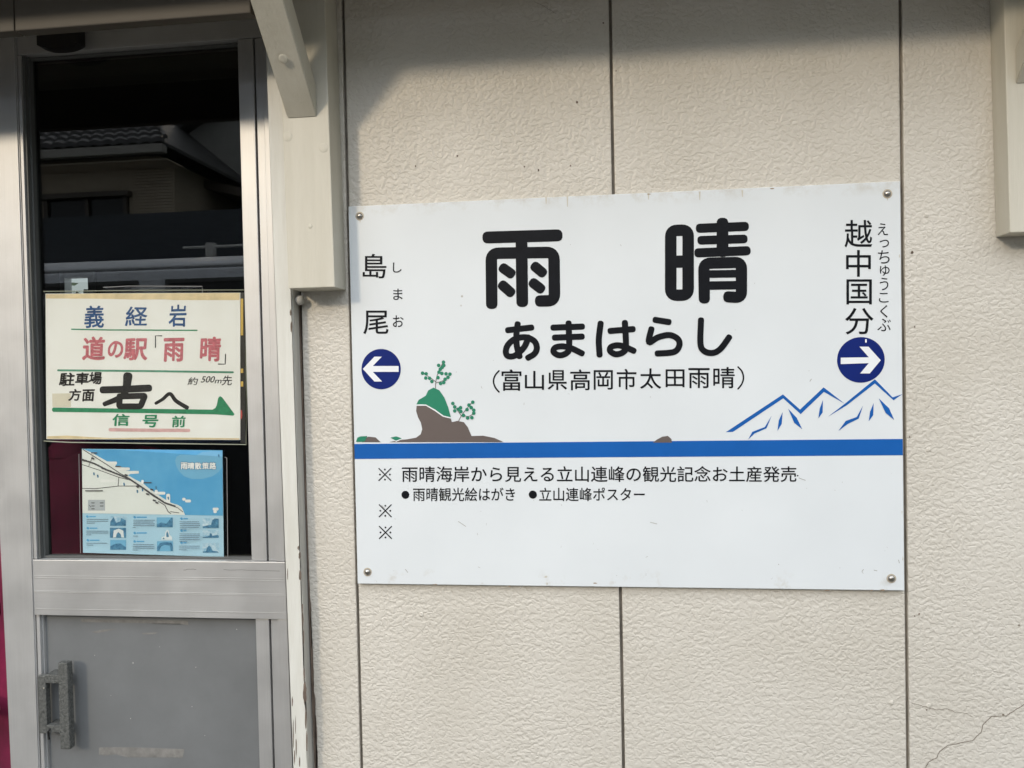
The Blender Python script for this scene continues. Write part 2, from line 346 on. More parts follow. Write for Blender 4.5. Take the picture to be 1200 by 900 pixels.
bm = B(); box(bm, -1.62, -.100, .085, .16, 1.02+Z0, EAVE_Z+.3); obj('lintel', bm, CREAM_X, st)
# canopy over the wall: soffit, battens, fascia, sloping top
bm = B(); 
prism(bm, [Vector((-6, .006, EAVE_Z+.075)), Vector((-6, EAVE_Y, EAVE_Z)), Vector((-6, EAVE_Y, EAVE_Z+.09)), Vector((-6, .006, EAVE_Z+.26))], (12, 0, 0))
ev = obj('eave', bm, CREAM_X, st)
bm = B(); box(bm, -6.02, 6.02, EAVE_Y-.022, EAVE_Y-.001, EAVE_Z+.004, EAVE_Z+.12, .003); obj('fascia_board', bm, CREAM, ev)
bm = B(); box(bm, -6, 6, -.135, -.115, EAVE_Z+.018, EAVE_Z+.06); obj('batten', bm, CREAM, ev)
# board boxed out above the sliding door
FZ = .9238 + Z0
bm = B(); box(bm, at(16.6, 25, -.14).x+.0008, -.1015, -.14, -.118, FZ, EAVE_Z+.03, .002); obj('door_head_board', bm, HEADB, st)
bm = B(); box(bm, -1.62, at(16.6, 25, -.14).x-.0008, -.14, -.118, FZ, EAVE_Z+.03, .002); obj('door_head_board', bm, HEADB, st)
bm = B(); box(bm, -1.62, -.1015, -.1175, .084, 1.085+Z0, 1.10+Z0); obj('door_head_soffit', bm, CREAM_X, st)
# frame of the door: jamb, peeled edge, header
jf = -.022
bm = B()
xl = lambda z: -.1300+(.0135)*((2.13-z)/1.19); xr = lambda z: -.0976+(.0075)*((1.75-z)/.82)
prof = []
zs = [-.0+i*.03 for i in range(74)]
rng = random.Random(3)
L_, R_ = [], []
for z in zs:
    wear = max(0, min(1, (1.45-z)/.6))
    L_.append(xl(z)+rng.uniform(-.0006, .0006)*(.3+2*wear)); R_.append(xr(z)+rng.uniform(-.0008, .0004)*(.2+2.4*wear))
prism(bm, [Vector((x, jf, z)) for x, z in zip(L_, zs)] + [Vector((x, jf, z)) for x, z in list(zip(R_, zs))[::-1]], (0, .004, 0))
jb = obj('door_jamb', bm, JAMB, st)
bm = B(); box(bm, -.124, -.0985, jf+.0042, .13, 0, 2.19, .001, dx=.012); obj('jamb_core', bm, JSIDE, jb)
bm = B()                                            # ragged bare strip where jamb meets siding
pts = []
zz = [i*.012 for i in range(146)]
A = [(-.0955+(.0075)*((1.75-z)/.82)-.001, z) for z in zz]
Bq = [(-.0965+(.0135)*((1.56-z)/.62)+rng.uniform(-.0012, .0012), z) for z in zz]
Bq = [(min(x, -.083), z) for x, z in Bq]
prism(bm, [Vector((x, .0062, z)) for x, z in A] + [Vector((max(x, a[0]+.002), .0062, z)) for (x, z), a in list(zip(Bq, A))[::-1]], (0, .008, 0))
obj('bare_edge', bm, BARE, jb)
# chips of paint gone from the jamb's edge
def chip(px, py, wpx, hpx):
    n = 14; pts = []
    for k in range(n):
        a = 2*math.pi*k/n; q = rng.uniform(.7, 1.15)
        pts.append(at(px+math.cos(a)*wpx*q/2, py+math.sin(a)*hpx*q/2, jf-.0004))
    bm = B(); flat(bm, pts); obj('paint_chip', bm, BARE, jb)
for c in ((340.5, 366, 2.2, 8), (341.5, 383, 2.2, 14), (349.5, 642, 2, 5), (351.3, 651, 2.6, 10), (351.8, 674, 3, 14), (354.3, 712, 1.5, 12), (337, 673, .9, 14), (354.8, 726, 1.6, 20), (355.8, 745, 1.2, 22), (356.3, 790, 1.8, 20), (357.2, 812, 4.4, 26), (358.3, 842, 2.0, 30), (359.5, 868, 1.8, 30), (346.3, 850, .8, 24), (347, 876, 1.3, 26), (351, 893, 1.4, 14), (342.5, 822, 1.4, 12), (343.6, 862, 1.2, 36), (345, 888, 1.2, 20)): chip(*c)
bm = B(); dome(bm, at(351.5, 352, -.004), .0085, .008); box(bm, at(351.5, 352, 0).x-.004, at(351.5, 352, 0).x+.004, -.004, .0079, at(351.5, 352, 0).z-.004, at(351.5, 352, 0).z+.004)
obj('pipe_cap', bm, JSIDE, jb, True)
bm = B(); box(bm, at(17.3, 50, .078).x+.0006, -.1305, .080, .13, .985+Z0, 1.084+Z0, .0015); hd = obj('door_header', bm, ALU_H, st)
bm = B(); box(bm, -1.62, at(17.3, 50, .078).x-.0006, .0805, .13, 1.024+Z0, 1.084+Z0, .0015); obj('door_header', bm, ALU_H, st)

# brackets under the eave: post + 45 degree brace + bolts
def bracket(xl0, xr0, zb, brl, brr, zfoot, lean, fy=-.050):
    br = bpy.data.objects.new('eave_bracket', None); COL.objects.link(br); br.parent = st; br.location = (0, 0, 0)
    bm = B(); box(bm, xl0, xr0, fy, .0075, zb, EAVE_Z+.055, .0015, dx=lean)
    po = obj('post', bm, CREAM, br)
    bm = B(); s = 1.04; q = (EAVE_Z+.008-zfoot)/s; th = .036
    f2 = fy-.0002
    prism(bm, [Vector((brl, f2, zfoot)), Vector((brl, f2-q+.001, EAVE_Z+.007)), Vector((brl, f2-q+.001+th*1.39, EAVE_Z+.007)), Vector((brl, f2, zfoot+th*1.44))], (brr-brl, 0, 0))
    bmesh.ops.bevel(bm, geom=[e for e in bm.edges if len(e.link_faces) == 2 and e.calc_face_angle() > .5], offset=.0015, segments=2, affect='EDGES')
    obj('brace', bm, CREAM, br)
    return br
bk = bracket(-.0955, -.0155, .508+Z0, -.0838, -.0331, .789+Z0, .0055)
# bolt plug on the brace's underside
n_ = Vector((0, -1.04, -1)).normalized()
def plug(px, py, X, r):
    d = _f*FPX + RT*(px-600) - UP*(py-450); t = (X-CAM.x)/d.x; p = CAM+d*t
    bm = B(); dome(bm, (0, 0, 0), r, .0012, 14); me_m = Vector((0, -1, 0)).rotation_difference(n_).to_matrix().to_4x4()
    me_m.translation = Vector((p.x, p.y, p.z+Z0)); bmesh.ops.transform(bm, matrix=me_m, verts=bm.verts); return bm
obj('bolt_plug', plug(332, 69, -.0585, .0075), CREAM, bk, True)
for px, py, r in ((337, 160, .0085), (379, 173, .0085), (363.5, 265, .0042)):
    bm = B(); c = at(px, py, -.0503); dome(bm, (c.x, c.y+.0004, c.z), r, .0008); obj('bolt_plug', bm, CREAM, bk, True)
bracket(1.0355, 1.125, .5575+Z0, 1.0535, 1.104, .780+Z0, .009, -.035)

# crack, plugs and pits on the siding
def ribbon(pts, wd, y):
    P = [at(px, py, y) for px, py in pts]; 
    for a, b in zip(P, P[1:]):
        t = (b-a).normalized(); nn = Vector((-t.z, 0, t.x))*wd/2
        flat(bm, [a-nn, b-nn, b+nn, a+nn])
def jag(pts, amp):
    out = [pts[0]]
    for a, b in zip(pts, pts[1:]):
        for k in range(1, 4):
            t = k/4; out.append((a[0]+(b[0]-a[0])*t+rng.uniform(-amp, amp), a[1]+(b[1]-a[1])*t+rng.uniform(-amp, amp)))
        out.append(b)
    return out
CRACK = mat('crack_brown', (.17, .14, .11), .9)  # brown tone of the thin crack ribbons
bm = B(); ribbon(jag([(1200, 825.5), (1183, 836), (1180, 839), (1162, 839.5), (1152, 849), (1150, 858), (1140, 868), (1120, 872), (1110, 874), (1101, 881), (1098, 888), (1088, 893), (1085, 899), (1084, 905)], .5), .0010, .0074); obj('crack', bm, CRACK, pR)
bm = B(); ribbon(jag([(1068.5, 824.5), (1080, 827), (1087, 829), (1098, 832), (1110, 830.5), (1120, 835)], .5), .0007, .0074)
ribbon(jag([(1120, 835), (1132, 836), (1140, 840)], .5), .0004, .0074); obj('crack', bm, CRACK, pR)
bm = B(); ribbon(jag([(626, 2), (640, 9), (652, 16)], .6), .0004, .0074)
obj('crack', bm, CRACK, pR)
bm = B()
for px, py, r in ((676, 120, 1.5), (487, 194.6, 1), (614.5, 195, 1), (631, 199.5, 1.2), (668.5, 194, 1), (536, 182.5, 1), (707, 27, 1), (1069, 296, 1.7), (1072, 383, .9), (1086, 832, 1), (1077, 719.5, 1.1), (1072, 722, .8), (394, 40, 1.4), (1066, 512, .8)):
    c = at(px, py, .0072); pts = [c+Vector((math.cos(k*.9)*r*.0014*rng.uniform(.6, 1.2), 0, math.sin(k*.9)*r*.0014*rng.uniform(.7, 1.7))) for k in range(7)]; bm = B(); flat(bm, pts); obj('pit', bm, BARE, pR)
bm = B()
for px, py in ((1086, 252.5), (1088, 527), (1088.5, 827), (1045, 823.5), (494, 720)):
    c = at(px, py, .0081); bm = B(); dome(bm, c, .0042, .0016, 12); obj('filled_nail_head', bm, SIDING, pR, True)

# the room behind the door
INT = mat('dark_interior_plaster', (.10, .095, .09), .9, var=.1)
bm = B()
wx0, wx1 = at(72, 330, 4.2).x, at(112, 330, 4.2).x; wz1 = at(90, 319, 4.2).z; wz0 = wz1-.75
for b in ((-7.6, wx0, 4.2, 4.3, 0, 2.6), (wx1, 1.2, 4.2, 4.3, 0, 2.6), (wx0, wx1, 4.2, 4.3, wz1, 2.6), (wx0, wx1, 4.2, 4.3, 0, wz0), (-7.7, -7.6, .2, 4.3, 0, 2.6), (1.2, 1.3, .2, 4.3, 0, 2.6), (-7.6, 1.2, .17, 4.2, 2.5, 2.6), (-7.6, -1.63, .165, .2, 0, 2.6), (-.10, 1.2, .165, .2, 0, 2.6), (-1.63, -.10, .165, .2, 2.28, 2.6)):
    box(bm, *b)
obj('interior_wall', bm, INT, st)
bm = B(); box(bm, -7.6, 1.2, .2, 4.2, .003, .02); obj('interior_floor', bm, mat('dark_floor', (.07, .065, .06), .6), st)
bm = B()
for b in ((wx0, wx0+.04, 4.18, 4.26, wz0, wz1), (wx1-.05, wx1, 4.18, 4.26, wz0, wz1), (wx0+.04, wx1-.05, 4.18, 4.26, wz1-.04, wz1), (wx0+.04, wx1-.05, 4.18, 4.26, wz0, wz0+.04)): box(bm, *b)
obj('back_window_frame', bm, ALU_V, st)

# ------------------------------------------------------------------ sliding door
dr = thing('sliding_door', 'aluminium sliding door with a tall glass pane over a grey lower panel', 'door', (-.42, .10, 0))
ZB = .0
def dpart(name, m, *boxes, par=dr):
    bm = B()
    for b in boxes: box(bm, *b)
    return obj(name, bm, m, par)
ws0, ws1 = at(12, 900, .075).x, -.6712
b_mid0, b_mid1 = at(190, 723.5, .074).z, at(190, 657.4, .074).z
gtop = .9905+Z0; ZT = .9835+Z0
bm = B(); prism(bm, [Vector((-.7198, .075, ZB)), Vector((ws1, .075, ZB)), Vector((ws1, .075, 1.022+Z0)), Vector((-.754, .075, 1.022+Z0))], (0, .04, 0))
bmesh.ops.bevel(bm, geom=[e for e in bm.edges if len(e.link_faces) == 2 and e.calc_face_angle() > .8], offset=.002, segments=2, affect='EDGES')
obj('meeting_stile', bm, ALU_V, dr)
dpart('stile', ALU_V, (-.6706, -.6640, .078, .112, b_mid1+.0008, ZT, .001), (-.6695, -.6625, .078, .112, .07, b_mid0-.0008, .001))
dpart('stile', ALU_V, (-.2290, -.1992, .078, .112, b_mid1+.0008, ZT, .0012), (-.2245, -.1985, .078, .112, .07, b_mid0-.0008, .0012))
dpart('stile', ALU_V, (-.1965, -.1815, .080, .112, b_mid1+.0008, ZT, .001), (-.1813, -.125, .0765, .112, b_mid1+.0008, ZT, .001), (-.1955, -.1815, .080, .112, .07, b_mid0-.0008, .001), (-.1813, -.112, .0768, .112, .07, b_mid0-.0008, .001))
mr = dpart('middle_rail', ALU_H, (-.6700, -.1140, .074, .113, b_mid0, b_mid1, .0012))
bm = B()
for py in (676.5, 679, 694.5, 696, 716):
    z = at(190, py, .0738).z; box(bm, -.6685, -.13, .0733, .0741, z-.0004, z+.0004)
obj('groove_line', bm, ALU_H, mr)
dpart('bottom_rail', ALU_H, (-.6700, -.1140, .074, .113, .0, .069, .0012))
ga = dpart('gasket', RUBBER, (-.6638, -.6595, .082, .108, b_mid1+.001, ZT), (-.6593, -.6555, .090, .108, b_mid1+.001, ZT), (-.2330, -.2292, .088, .108, b_mid1+.001, ZT), (-.6555, -.2330, .094, .106, ZT-.004, ZT), (-.6555, -.2330, .090, .106, b_mid1+.001, b_mid1+.004))
bm = B(); box(bm, -.6590, -.2300, MIR, MIR+.004, b_mid1+.002, gtop); obj('glass_pane', bm, GLASS, dr)
pn = dpart('lower_panel', PANELGREY, (-.6600, -.2246, .090, .104, .069, b_mid0))
dpart('panel_bead', ALU_V, (-.6622, -.6595, .084, .104, .07, b_mid0-.001), par=dr)
# torn tape left on the grey panel
bm = B()
def tape(pts, y=.0897): bm = B(); prism(bm, [at(px, py, y) for px, py in pts], (0, .0002, 0)); obj('tape_residue', bm, RESIDUE, pn)
tape([(116, 876), (140, 875.5), (175, 876.5), (216, 878), (215, 884), (214, 888), (180, 887), (150, 887.5), (135, 884), (122, 885.5), (116, 884)])
tape([(94.5, 725.5), (220, 727.3), (221, 733), (216, 732), (210, 731), (160, 730.2), (96, 729)])
tape([(107, 740.5), (120, 738), (137, 737), (124, 740), (112, 742)]); tape([(166, 742), (185, 741), (182, 743), (168, 743.4)])
for px, py, d in ((156, 777, .0011), (229.5, 782, .0008), (153, 842, .0009), (277.5, 737.5, .0009), (130, 815, .0006), (225, 828, .0008), (187, 758, .0006), (240, 862, .0006), (111, 768, .0006)):
    bm = B(); c = at(px, py, .0896); flat(bm, [c+Vector((math.cos(k)*d*rng.uniform(.6, 1.3), 0, math.sin(k)*d*rng.uniform(.6, 1.6))) for k in range(6)]); obj('paint_fleck', bm, JAMB, pn)
bm = B(); ribbon(jag([(215, 668), (223, 667), (230, 667.3)], .4), .0006, .0736); ribbon(jag([(262, 667.5), (290, 668.2), (328, 669.2)], .4), .0006, .0736)
obj('scratch', bm, RUBBER, mr)
# the pull handle: two uprights joined by two short bars
hx = lambda px, py, y: at(px, py, y).x
bm = B()
box(bm, -.6600, -.6435, .064, .0768, at(48, 861, .06).z, at(48, 793, .06).z, .002)
box(bm, at(68, 800, .058).x, at(80.3, 830, .058).x, .058, .0735, at(75, 878.5, .058).z, at(75, 777, .058).z, .0025)
box(bm, -.6437, at(69, 800, .058).x+.004, .063, .074, at(60, 803, .055).z, at(60, 793, .055).z, .0015)
box(bm, -.6437, at(70, 850, .058).x+.004, .063, .074, at(62, 861, .055).z, at(62, 852.5, .055).z, .0015)
box(bm, -.6427, -.612, .0735, .0895, at(60, 803, .055).z, at(60, 793, .055).z); box(bm, -.6427, -.612, .0735, .0895, at(62, 861, .055).z, at(62, 852.5, .055).z)
hn = obj('handle', bm, CAST, dr)
bm = B(); c = at(51.5, 806.5, .0558); dome(bm, c, .0018, .0012, 10); obj('screw', bm, STEEL, hn, True)
bm = B(); c = at(57.5, 864, .06); tube(bm, [c+Vector((0, .012, .02)), c+Vector((0, -.002, .012)), c+Vector((0, 0, -.004))], .0018); obj('latch_pin', bm, BLACKP, hn)

# black sensor under the head board
bm = B(); pts = []
sx0, sx1 = at(42.5, 34, .057).x, at(90, 31, .057).x; zb = at(66, 56.5, .057).z
for k in range(17):
    t = k/16; pts.append(Vector((sx0+(sx1-sx0)*t, .057, zb + .0085*abs(2*t-1)**2.6)))
pts += [Vector((sx1, .057, 1.05+Z0)), Vector((sx0, .057, 1.05+Z0))]
prism(bm, pts, (0, .0225, 0))
tag(obj('door_sensor', bm, BLACKP), 'small black door sensor with a rounded lower edge above the glass pane', 'sensor')

# ------------------------------------------------------------------ the station sign
W_, H_ = .9, .6505
sg = thing('station_sign', 'white station name board with black Japanese lettering and a blue band', 'sign', (0, 0, Z0))
bm = B(); box(bm, 0, W_, 0, .0075, Z0, Z0+H_, .0008); obj('board', bm, BOARD, sg)
SY = -.0004
def sgn(dx, dy, s):
    return lambda x, y, lift=0: (lambda p: Vector((p.x, SY-lift, p.z)))(at(dx+x/s, dy+y/s, 0))
T4, T5, T6, T7 = sgn(540, 230, 3.3333), sgn(400, 200, 2.647), sgn(840, 200, 2.647), sgn(400, 500, 2.143)
bm = B(); box(bm, .0003, W_-.0003, -.0003, .0002, Z0+.2165, Z0+.2425); obj('blue_band', bm, BLUE, sg)
# 雨
bm = B(); K = 0
def S(pts, wd, tf=T4, curve=False, corner=0, closed=False):
    global K
    if curve: pts = smooth_line(pts)
    elif corner: pts = round_corners(pts, corner, closed)
    stroke(bm, pts, wd, tf, K); K += 1
S([(108, 161), (374, 153)], 47)
S([(121, 418), (119, 223), (364, 219), (366, 408), (312, 409)], 45, corner=30)
S([(237, 160), (240, 410)], 46)
S([(169, 283), (193, 300)], 40); S([(166, 350), (192, 373)], 40); S([(293, 277), (316, 296)], 40); S([(286, 341), (309, 359)], 40)
obj('rain_character', bm, INK, sg)
bm = B(); K = 0
S([(820, 134), (888, 132), (888, 386), (820, 387)], 45, corner=25, closed=True); S([(822, 256), (886, 255)], 48)
S([(936, 125), (1107, 118)], 36); S([(941, 172), (1103, 167)], 34); S([(930, 221), (1114, 213)], 36); S([(1022, 107), (1022, 214)], 46)
S([(951, 397), (949, 262), (1096, 258), (1096, 396), (1047, 393)], 44, corner=26)
S([(965, 304), (1085, 302)], 30); S([(965, 349), (1085, 347)], 33)
obj('clear_sky_character', bm, INK, sg)
bm = B(); K = 0
wk = 24
S([(185, 523), (275, 513)], wk); S([(222, 500), (217, 545), (219, 585), (229, 624)], wk, curve=True)
S([(264, 552), (247, 590), (212, 622), (184, 624), (176, 605), (186, 578), (215, 556), (255, 551), (287, 566), (297, 592), (288, 615), (264, 630)], wk, curve=True)
S([(362, 513), (473, 509)], wk); S([(368, 552), (472, 548)], wk)
S([(421, 497), (423, 590), (412, 613), (385, 621), (363, 609), (368, 592), (395, 586), (430, 593), (472, 613)], wk, curve=True)
S([(546, 498), (539, 560), (542, 618)], wk, curve=True); S([(585, 526), (671, 519)], wk)
S([(641, 495), (645, 585), (634, 609), (605, 617), (583, 604), (588, 588), (615, 582), (645, 590), (674, 603)], wk, curve=True)
S([(761, 483), (811, 491)], wk); S([(744, 520), (735, 570), (770, 551), (815, 542), (848, 558), (853, 584), (832, 608), (769, 614)], wk, curve=True)
S([(938, 485), (936, 575), (950, 604), (983, 612), (1014, 596), (1047, 552)], wk, curve=True)
obj('reading_lettering', bm, INK, sg)
def words(name, rows, m, y, parent, bold=0, lean=0, wob=0):
    for s, p0, p1 in rows:
        bm = B(); text_mesh(bm, s, p0, p1, y, bold, lean, True, wob); obj(name, bm, m, parent)
# address line, one character after the other so that the line follows the board
bm = B()
x = [(159, 237, 676, 760), (250, 325, 682, 756), (339, 415, 679, 757), (427, 506, 676, 758), (519, 594, 679, 756), (609, 686, 674, 755), (700, 783, 672, 752), (800, 874, 676, 746), (889, 972, 671, 750), (986, 1070, 667, 750)]
for ch, (a, b, c, d) in zip('富山県高岡市太田雨晴', x): text_mesh(bm, ch, (540+a/3.3333, 230+c/3.3333), (540+b/3.3333, 230+d/3.3333), SY, .008)
K = 0
S([(149, 682), (134, 700), (128, 722), (134, 745), (149, 764)], 6, curve=True); S([(1083, 667), (1098, 684), (1104, 708), (1098, 732), (1083, 752)], 6, curve=True)
obj('address_lettering', bm, INK, sg)
def c5(a, b, c, d): return (400+a/2.647, 200+b/2.647), (400+c/2.647, 200+d/2.647)
def c6(a, b, c, d): return (840+a/2.647, 200+b/2.647), (840+c/2.647, 200+d/2.647)
def c7(a, b, c, d): return (400+a/2.143, 500+b/2.143), (400+c/2.143, 500+d/2.143)
words('previous_station_lettering', [('島', *c5(66, 258, 140, 334)), ('尾', *c5(68, 434, 146, 507))], INK, SY, sg, .006)
words('previous_station_reading', [('し', *c5(160, 285, 187, 316)), ('ま', *c5(161, 366, 190, 401)), ('お', *c5(160, 449, 193, 485))], INK, SY, sg, .004)
words('next_station_lettering', [('越', *c6(396, 153, 482, 238)), ('中', *c6(401, 246, 478, 329)), ('国', *c6(402, 337, 481, 415)), ('分', *c6(398, 426, 486, 508))], INK, SY, sg, .006)
words('next_station_reading', [('え', *c6(499, 163, 531, 200)), ('っ', *c6(505, 214, 534, 238)), ('ち', *c6(500, 247, 536, 288)), ('ゅ', *c6(506, 294, 536, 326)), ('う', *c6(506, 332, 532, 371)), ('こ', *c6(503, 379, 533, 409)), ('く', *c6(507, 417, 530, 456)), ('ぶ', *c6(498, 459, 540, 498))], INK, SY, sg, 0)
words('souvenir_lettering', [('雨晴海岸から見える立山連峰の観光記念お土産発売', *c7(152, 99, 1143, 139))], INK, SY, sg, .008)
words('postcard_lettering', [('雨晴観光絵はがき', *c7(180, 153, 436, 187)), ('立山連峰ポスター', *c7(497, 153, 762, 187))], INK, SY, sg, .008)
for x, y in ((109.5, 120), (110.5, 211), (111, 265.5)):
    bm = B(); K = 0
    S([(x-15, y-15), (x+15, y+15)], 2.8, T7); S([(x+15, y-15), (x-15, y+15)], 2.8, T7)
    for q, p in ((0, -12.5), (0, 12.5), (-12.5, 0), (12.5, 0)): disc(bm, T7(x+q, y+p, .0001), .0016, 10)
    obj('reference_mark', bm, INK, sg)
bm = B(); disc(bm, T7(161, 171), .0069); disc(bm, T7(481, 170.5), .0069); disc(bm, T7(1146, 123), .0012); obj('bullet_dot', bm, INK, sg)
def arrow(c, r, T, pts, nick=None):
    bm = B(); p = T(*c); disc(bm, p, r, 48); d = obj('arrow_disc', bm, NAVY, sg)
    bm = B(); flat(bm, [T(x, y, .0004) for x, y in pts])
    if nick: stroke(bm, nick, 5, lambda x, y, l=0: T(x, y, .0004+l))
    obj('arrow', bm, WHITEV, d)
arrow((123.5, 615.5), .0346, T5, [(67, 615), (103, 577), (126, 577), (98, 606), (178, 606), (178, 624), (98, 624), (127, 654), (103, 654)])
arrow((446.5, 587), .0364, T6, [(384, 580), (471, 579), (442, 546), (470, 546), (508, 588), (474, 629), (444, 629), (471, 597), (384, 600)], [(462, 525), (462, 531)])
# picture of the pine-topped rock
def poly(name, T, polys, m, lift=0, curve=False):
    for i, p in enumerate(polys):
        bm = B(); flat(bm, [T(x, y, lift+i*2e-5) for x, y in p]); obj(name, bm, m, sg)
poly('rock_picture', T5, [[(148, 842), (178, 836), (205, 833), (232, 828), (246, 818), (251, 802), (247, 782), (238, 765), (232, 745), (234, 727), (262, 727), (290, 743), (315, 761), (339, 766), (343, 780), (360, 776), (380, 780), (392, 795), (404, 823), (440, 822), (475, 829), (504, 842)], [(64, 842), (74, 830), (84, 825), (106, 827), (122, 842)]], ROCK)
poly('rock_picture', T7, [[(782, 40), (793, 32), (806, 25), (820, 23), (829, 31), (830, 40)]], ROCK)
poly('rock_edge_line', T5, [[(150, 826), (170, 841), (190, 832), (190, 829), (170, 838), (153, 824)], [(232, 729), (262, 729), (290, 745), (315, 763), (340, 769), (341, 766), (316, 759), (291, 741), (262, 725), (233, 725)]], WHITEV, .0001)
poly('pine_picture', T5, [[(233, 725), (240, 711), (262, 698), (270, 681), (286, 673), (304, 681), (320, 704), (332, 735), (340, 765), (318, 760), (291, 741), (262, 725)], [(46, 841), (50, 828), (60, 824), (81, 823), (74, 838), (68, 841)], [(152, 828), (170, 824), (188, 830), (170, 838)]], GREEN, .0002)
bm = B(); K = 0
S([(292, 675), (294, 650), (301, 625), (316, 594)], 2.2, T5, True); S([(293, 655), (280, 645), (254, 628)], 2, T5, True); S([(295, 658), (318, 650), (338, 632)], 2, T5, True)
S([(364, 776), (378, 752), (406, 718)], 2.2, T5, True); S([(372, 760), (358, 740), (346, 722)], 2, T5, True); S([(376, 758), (395, 762), (412, 752)], 2, T5, True)
obj('twig_picture', bm, ROCK, sg)
bm = B()
for i, (x, y) in enumerate([(252, 628), (263, 630), (262, 643), (274, 644), (281, 654), (302, 604), (313, 610), (307, 616), (317, 594), (318, 604), (303, 625), (312, 629), (300, 642), (325, 630), (337, 631), (331, 641), (318, 657), (308, 660), (322, 647), (346, 722), (352, 733), (352, 745), (363, 740), (371, 747), (379, 759), (396, 727), (408, 718), (403, 735), (390, 741), (411, 752), (405, 766), (392, 767), (411, 743), (370, 735)]):
    disc(bm, T5(x, y, .0001+i*1e-5), .0031, 12)
obj('leaf_dot_picture', bm, GREEN, sg)
poly('mountain_picture', T6, [[(28, 811), (205, 694), (258, 741), (331, 672), (397, 723), (332, 686), (260, 755), (206, 706), (50, 810)],
    [(345, 763), (398, 722), (490, 647), (545, 703), (576, 693), (548, 712), (490, 660), (404, 727)],
    [(97, 834), (110, 810), (149, 795), (170, 760), (154, 799), (117, 815)], [(188, 807), (192, 775), (204, 749), (201, 786)], [(221, 738), (248, 767), (265, 802), (240, 782)], [(315, 768), (319, 738), (329, 711), (328, 750)],
    [(377, 807), (400, 776), (434, 764), (453, 729), (440, 769), (407, 785)], [(471, 777), (475, 748), (486, 721), (485, 758)], [(502, 706), (534, 737), (550, 773), (523, 751)]], BLUE, .0)
# bolts at the four corners
for px, py in ((421.5, 253.3), (1039.8, 227.2), (430.8, 670.3), (1044.5, 677.9)):
    c = at(px, py, 0); bm = B(); dome(bm, (c.x, -.0002, c.z), .0056, .0042, 16)
    s_ = obj('screw', bm, STEEL, sg, True)
    bm = B(); disc(bm, (c.x, -.00035, c.z), .0074, 20); obj('screw_stain', bm, mat('rust_grime', (.5, .44, .35), .6, var=.1) if 'rust_grime' not in bpy.data.materials else bpy.data.materials['rust_grime'], s_)
# scratches and a ghost of old lettering
bm = B()
for a, b in (((447, 592), (451, 596)), ((537, 611), (546, 617)), ((1012, 667), (1010, 670)), ((1024, 668), (1028, 669)), ((951, 444), (949, 447)), ((912, 661), (913, 662)), ((1053, 656), (1054, 660)), ((762, 612), (770, 614)), ((936, 560), (944, 563)), ((610, 690), (612, 686)), ((475, 667), (478, 671)), ((1112, 0), (1112, 0))):
    if a != b: ribbon([a, b], .0009, -.0003)
for i in range(46):
    px, py = rng.uniform(425, 1050), rng.uniform(545, 690) if i < 30 else rng.uniform(240, 500); l = rng.uniform(.5, 3); an = rng.uniform(0, 3.1)
    ribbon([(px, py), (px+l*math.cos(an), py+l*math.sin(an))], rng.uniform(.0002, .0006), -.0002)
obj('scratch', bm, mat('grey_scratch', (.33, .32, .30), .7), sg)
bm = B()
for px in (640, 665, 760, 820, 870): 
    h = rng.uniform(4, 14); flat(bm, [at(px-1.2, 222+ (900-px)*.03, -.0002), at(px+1.0, 222+(900-px)*.03, -.0002), at(px+.4, 224+h+(900-px)*.03, -.0002), at(px-.3, 224+h+(900-px)*.03, -.0002)])
obj('grime_streak', bm, mat('tan_grime', (.55, .52, .45), .6), sg)

RUST = mat('edge_rust', (.34, .25, .17), .8, var=.25, vscale=90)
for px, py, wp, hp in ((969.5, 692, 9, 1.6), (1021.5, 691.8, 5, 1.5), (1034.5, 691.6, 7, 2.2), (640, 676, 4, 3), (641, 684, 2, 4), (697, 683.5, 6, 1.6), (510, 684.8, 8, 1.4), (597, 687, 5, 1.4), (845, 690.6, 5, 1.2), (1058, 655, 1.2, 7), (1057, 600, 1.0, 5), (1054, 300, 1.2, 6), (640, 235, 2.5, 3), (905, 221, 7, 1.6), (760, 227.5, 5, 1.4), (1040, 232.5, 1.6, 5), (422, 259, 1.2, 5)):
    bm = B(); flat(bm, [at(px+math.cos(k*.7)*wp/2*rng.uniform(.5, 1.1), py+math.sin(k*.7)*hp/2*rng.uniform(.5, 1.1), -.00025) for k in range(9)]); obj('rust_spot', bm, RUST if hp < 2.5 else bpy.data.materials['tan_grime'], sg)
# ------------------------------------------------------------------ handwritten notice on the glass
NY = .0935
no = thing('handwritten_notice', 'large yellowed handwritten paper notice with a green arrow taped on the glass', 'notice', at(168, 515, NY))
def quad(bm, pts, y, th): prism(bm, [at(px, py, y) for px, py in pts], (0, th, 0))
bm = B(); quad(bm, [(53.3, 344.2), (281.5, 343), (281.5, 515.6), (54.4, 514.6)], NY, .0012); obj('paper', bm, PAPER, no)
bm = B(); quad(bm, [(50.3, 341.7), (288.5, 340.4), (289, 520.3), (80, 517.6), (51.5, 516.5)], .0927, .0002); obj('clear_sleeve', bm, FILM, no)
bm = B(); quad(bm, [(281.7, 343), (286.8, 343), (287.8, 519), (281.7, 519)], NY+.0013, .0006); bk_ = obj('black_backing_sheet', bm, BLACKP, no)
bm = B()
for a, b in ((350, 393), (432, 437), (447, 453)): quad(bm, [(281.8, a), (284.9, a), (285, b), (281.8, b)], NY+.0008, .0003)
obj('yellow_stripe', bm, mat('yellow_print', (.62, .42, .10), .6), bk_)
bm = B(); quad(bm, [(281.8, 480), (283.4, 481), (284, 486), (283.4, 490), (281.8, 492)], NY+.0008, .0003); obj('red_mark', bm, mat('red_print', (.5, .08, .07), .6), bk_)
PY = NY-.0003
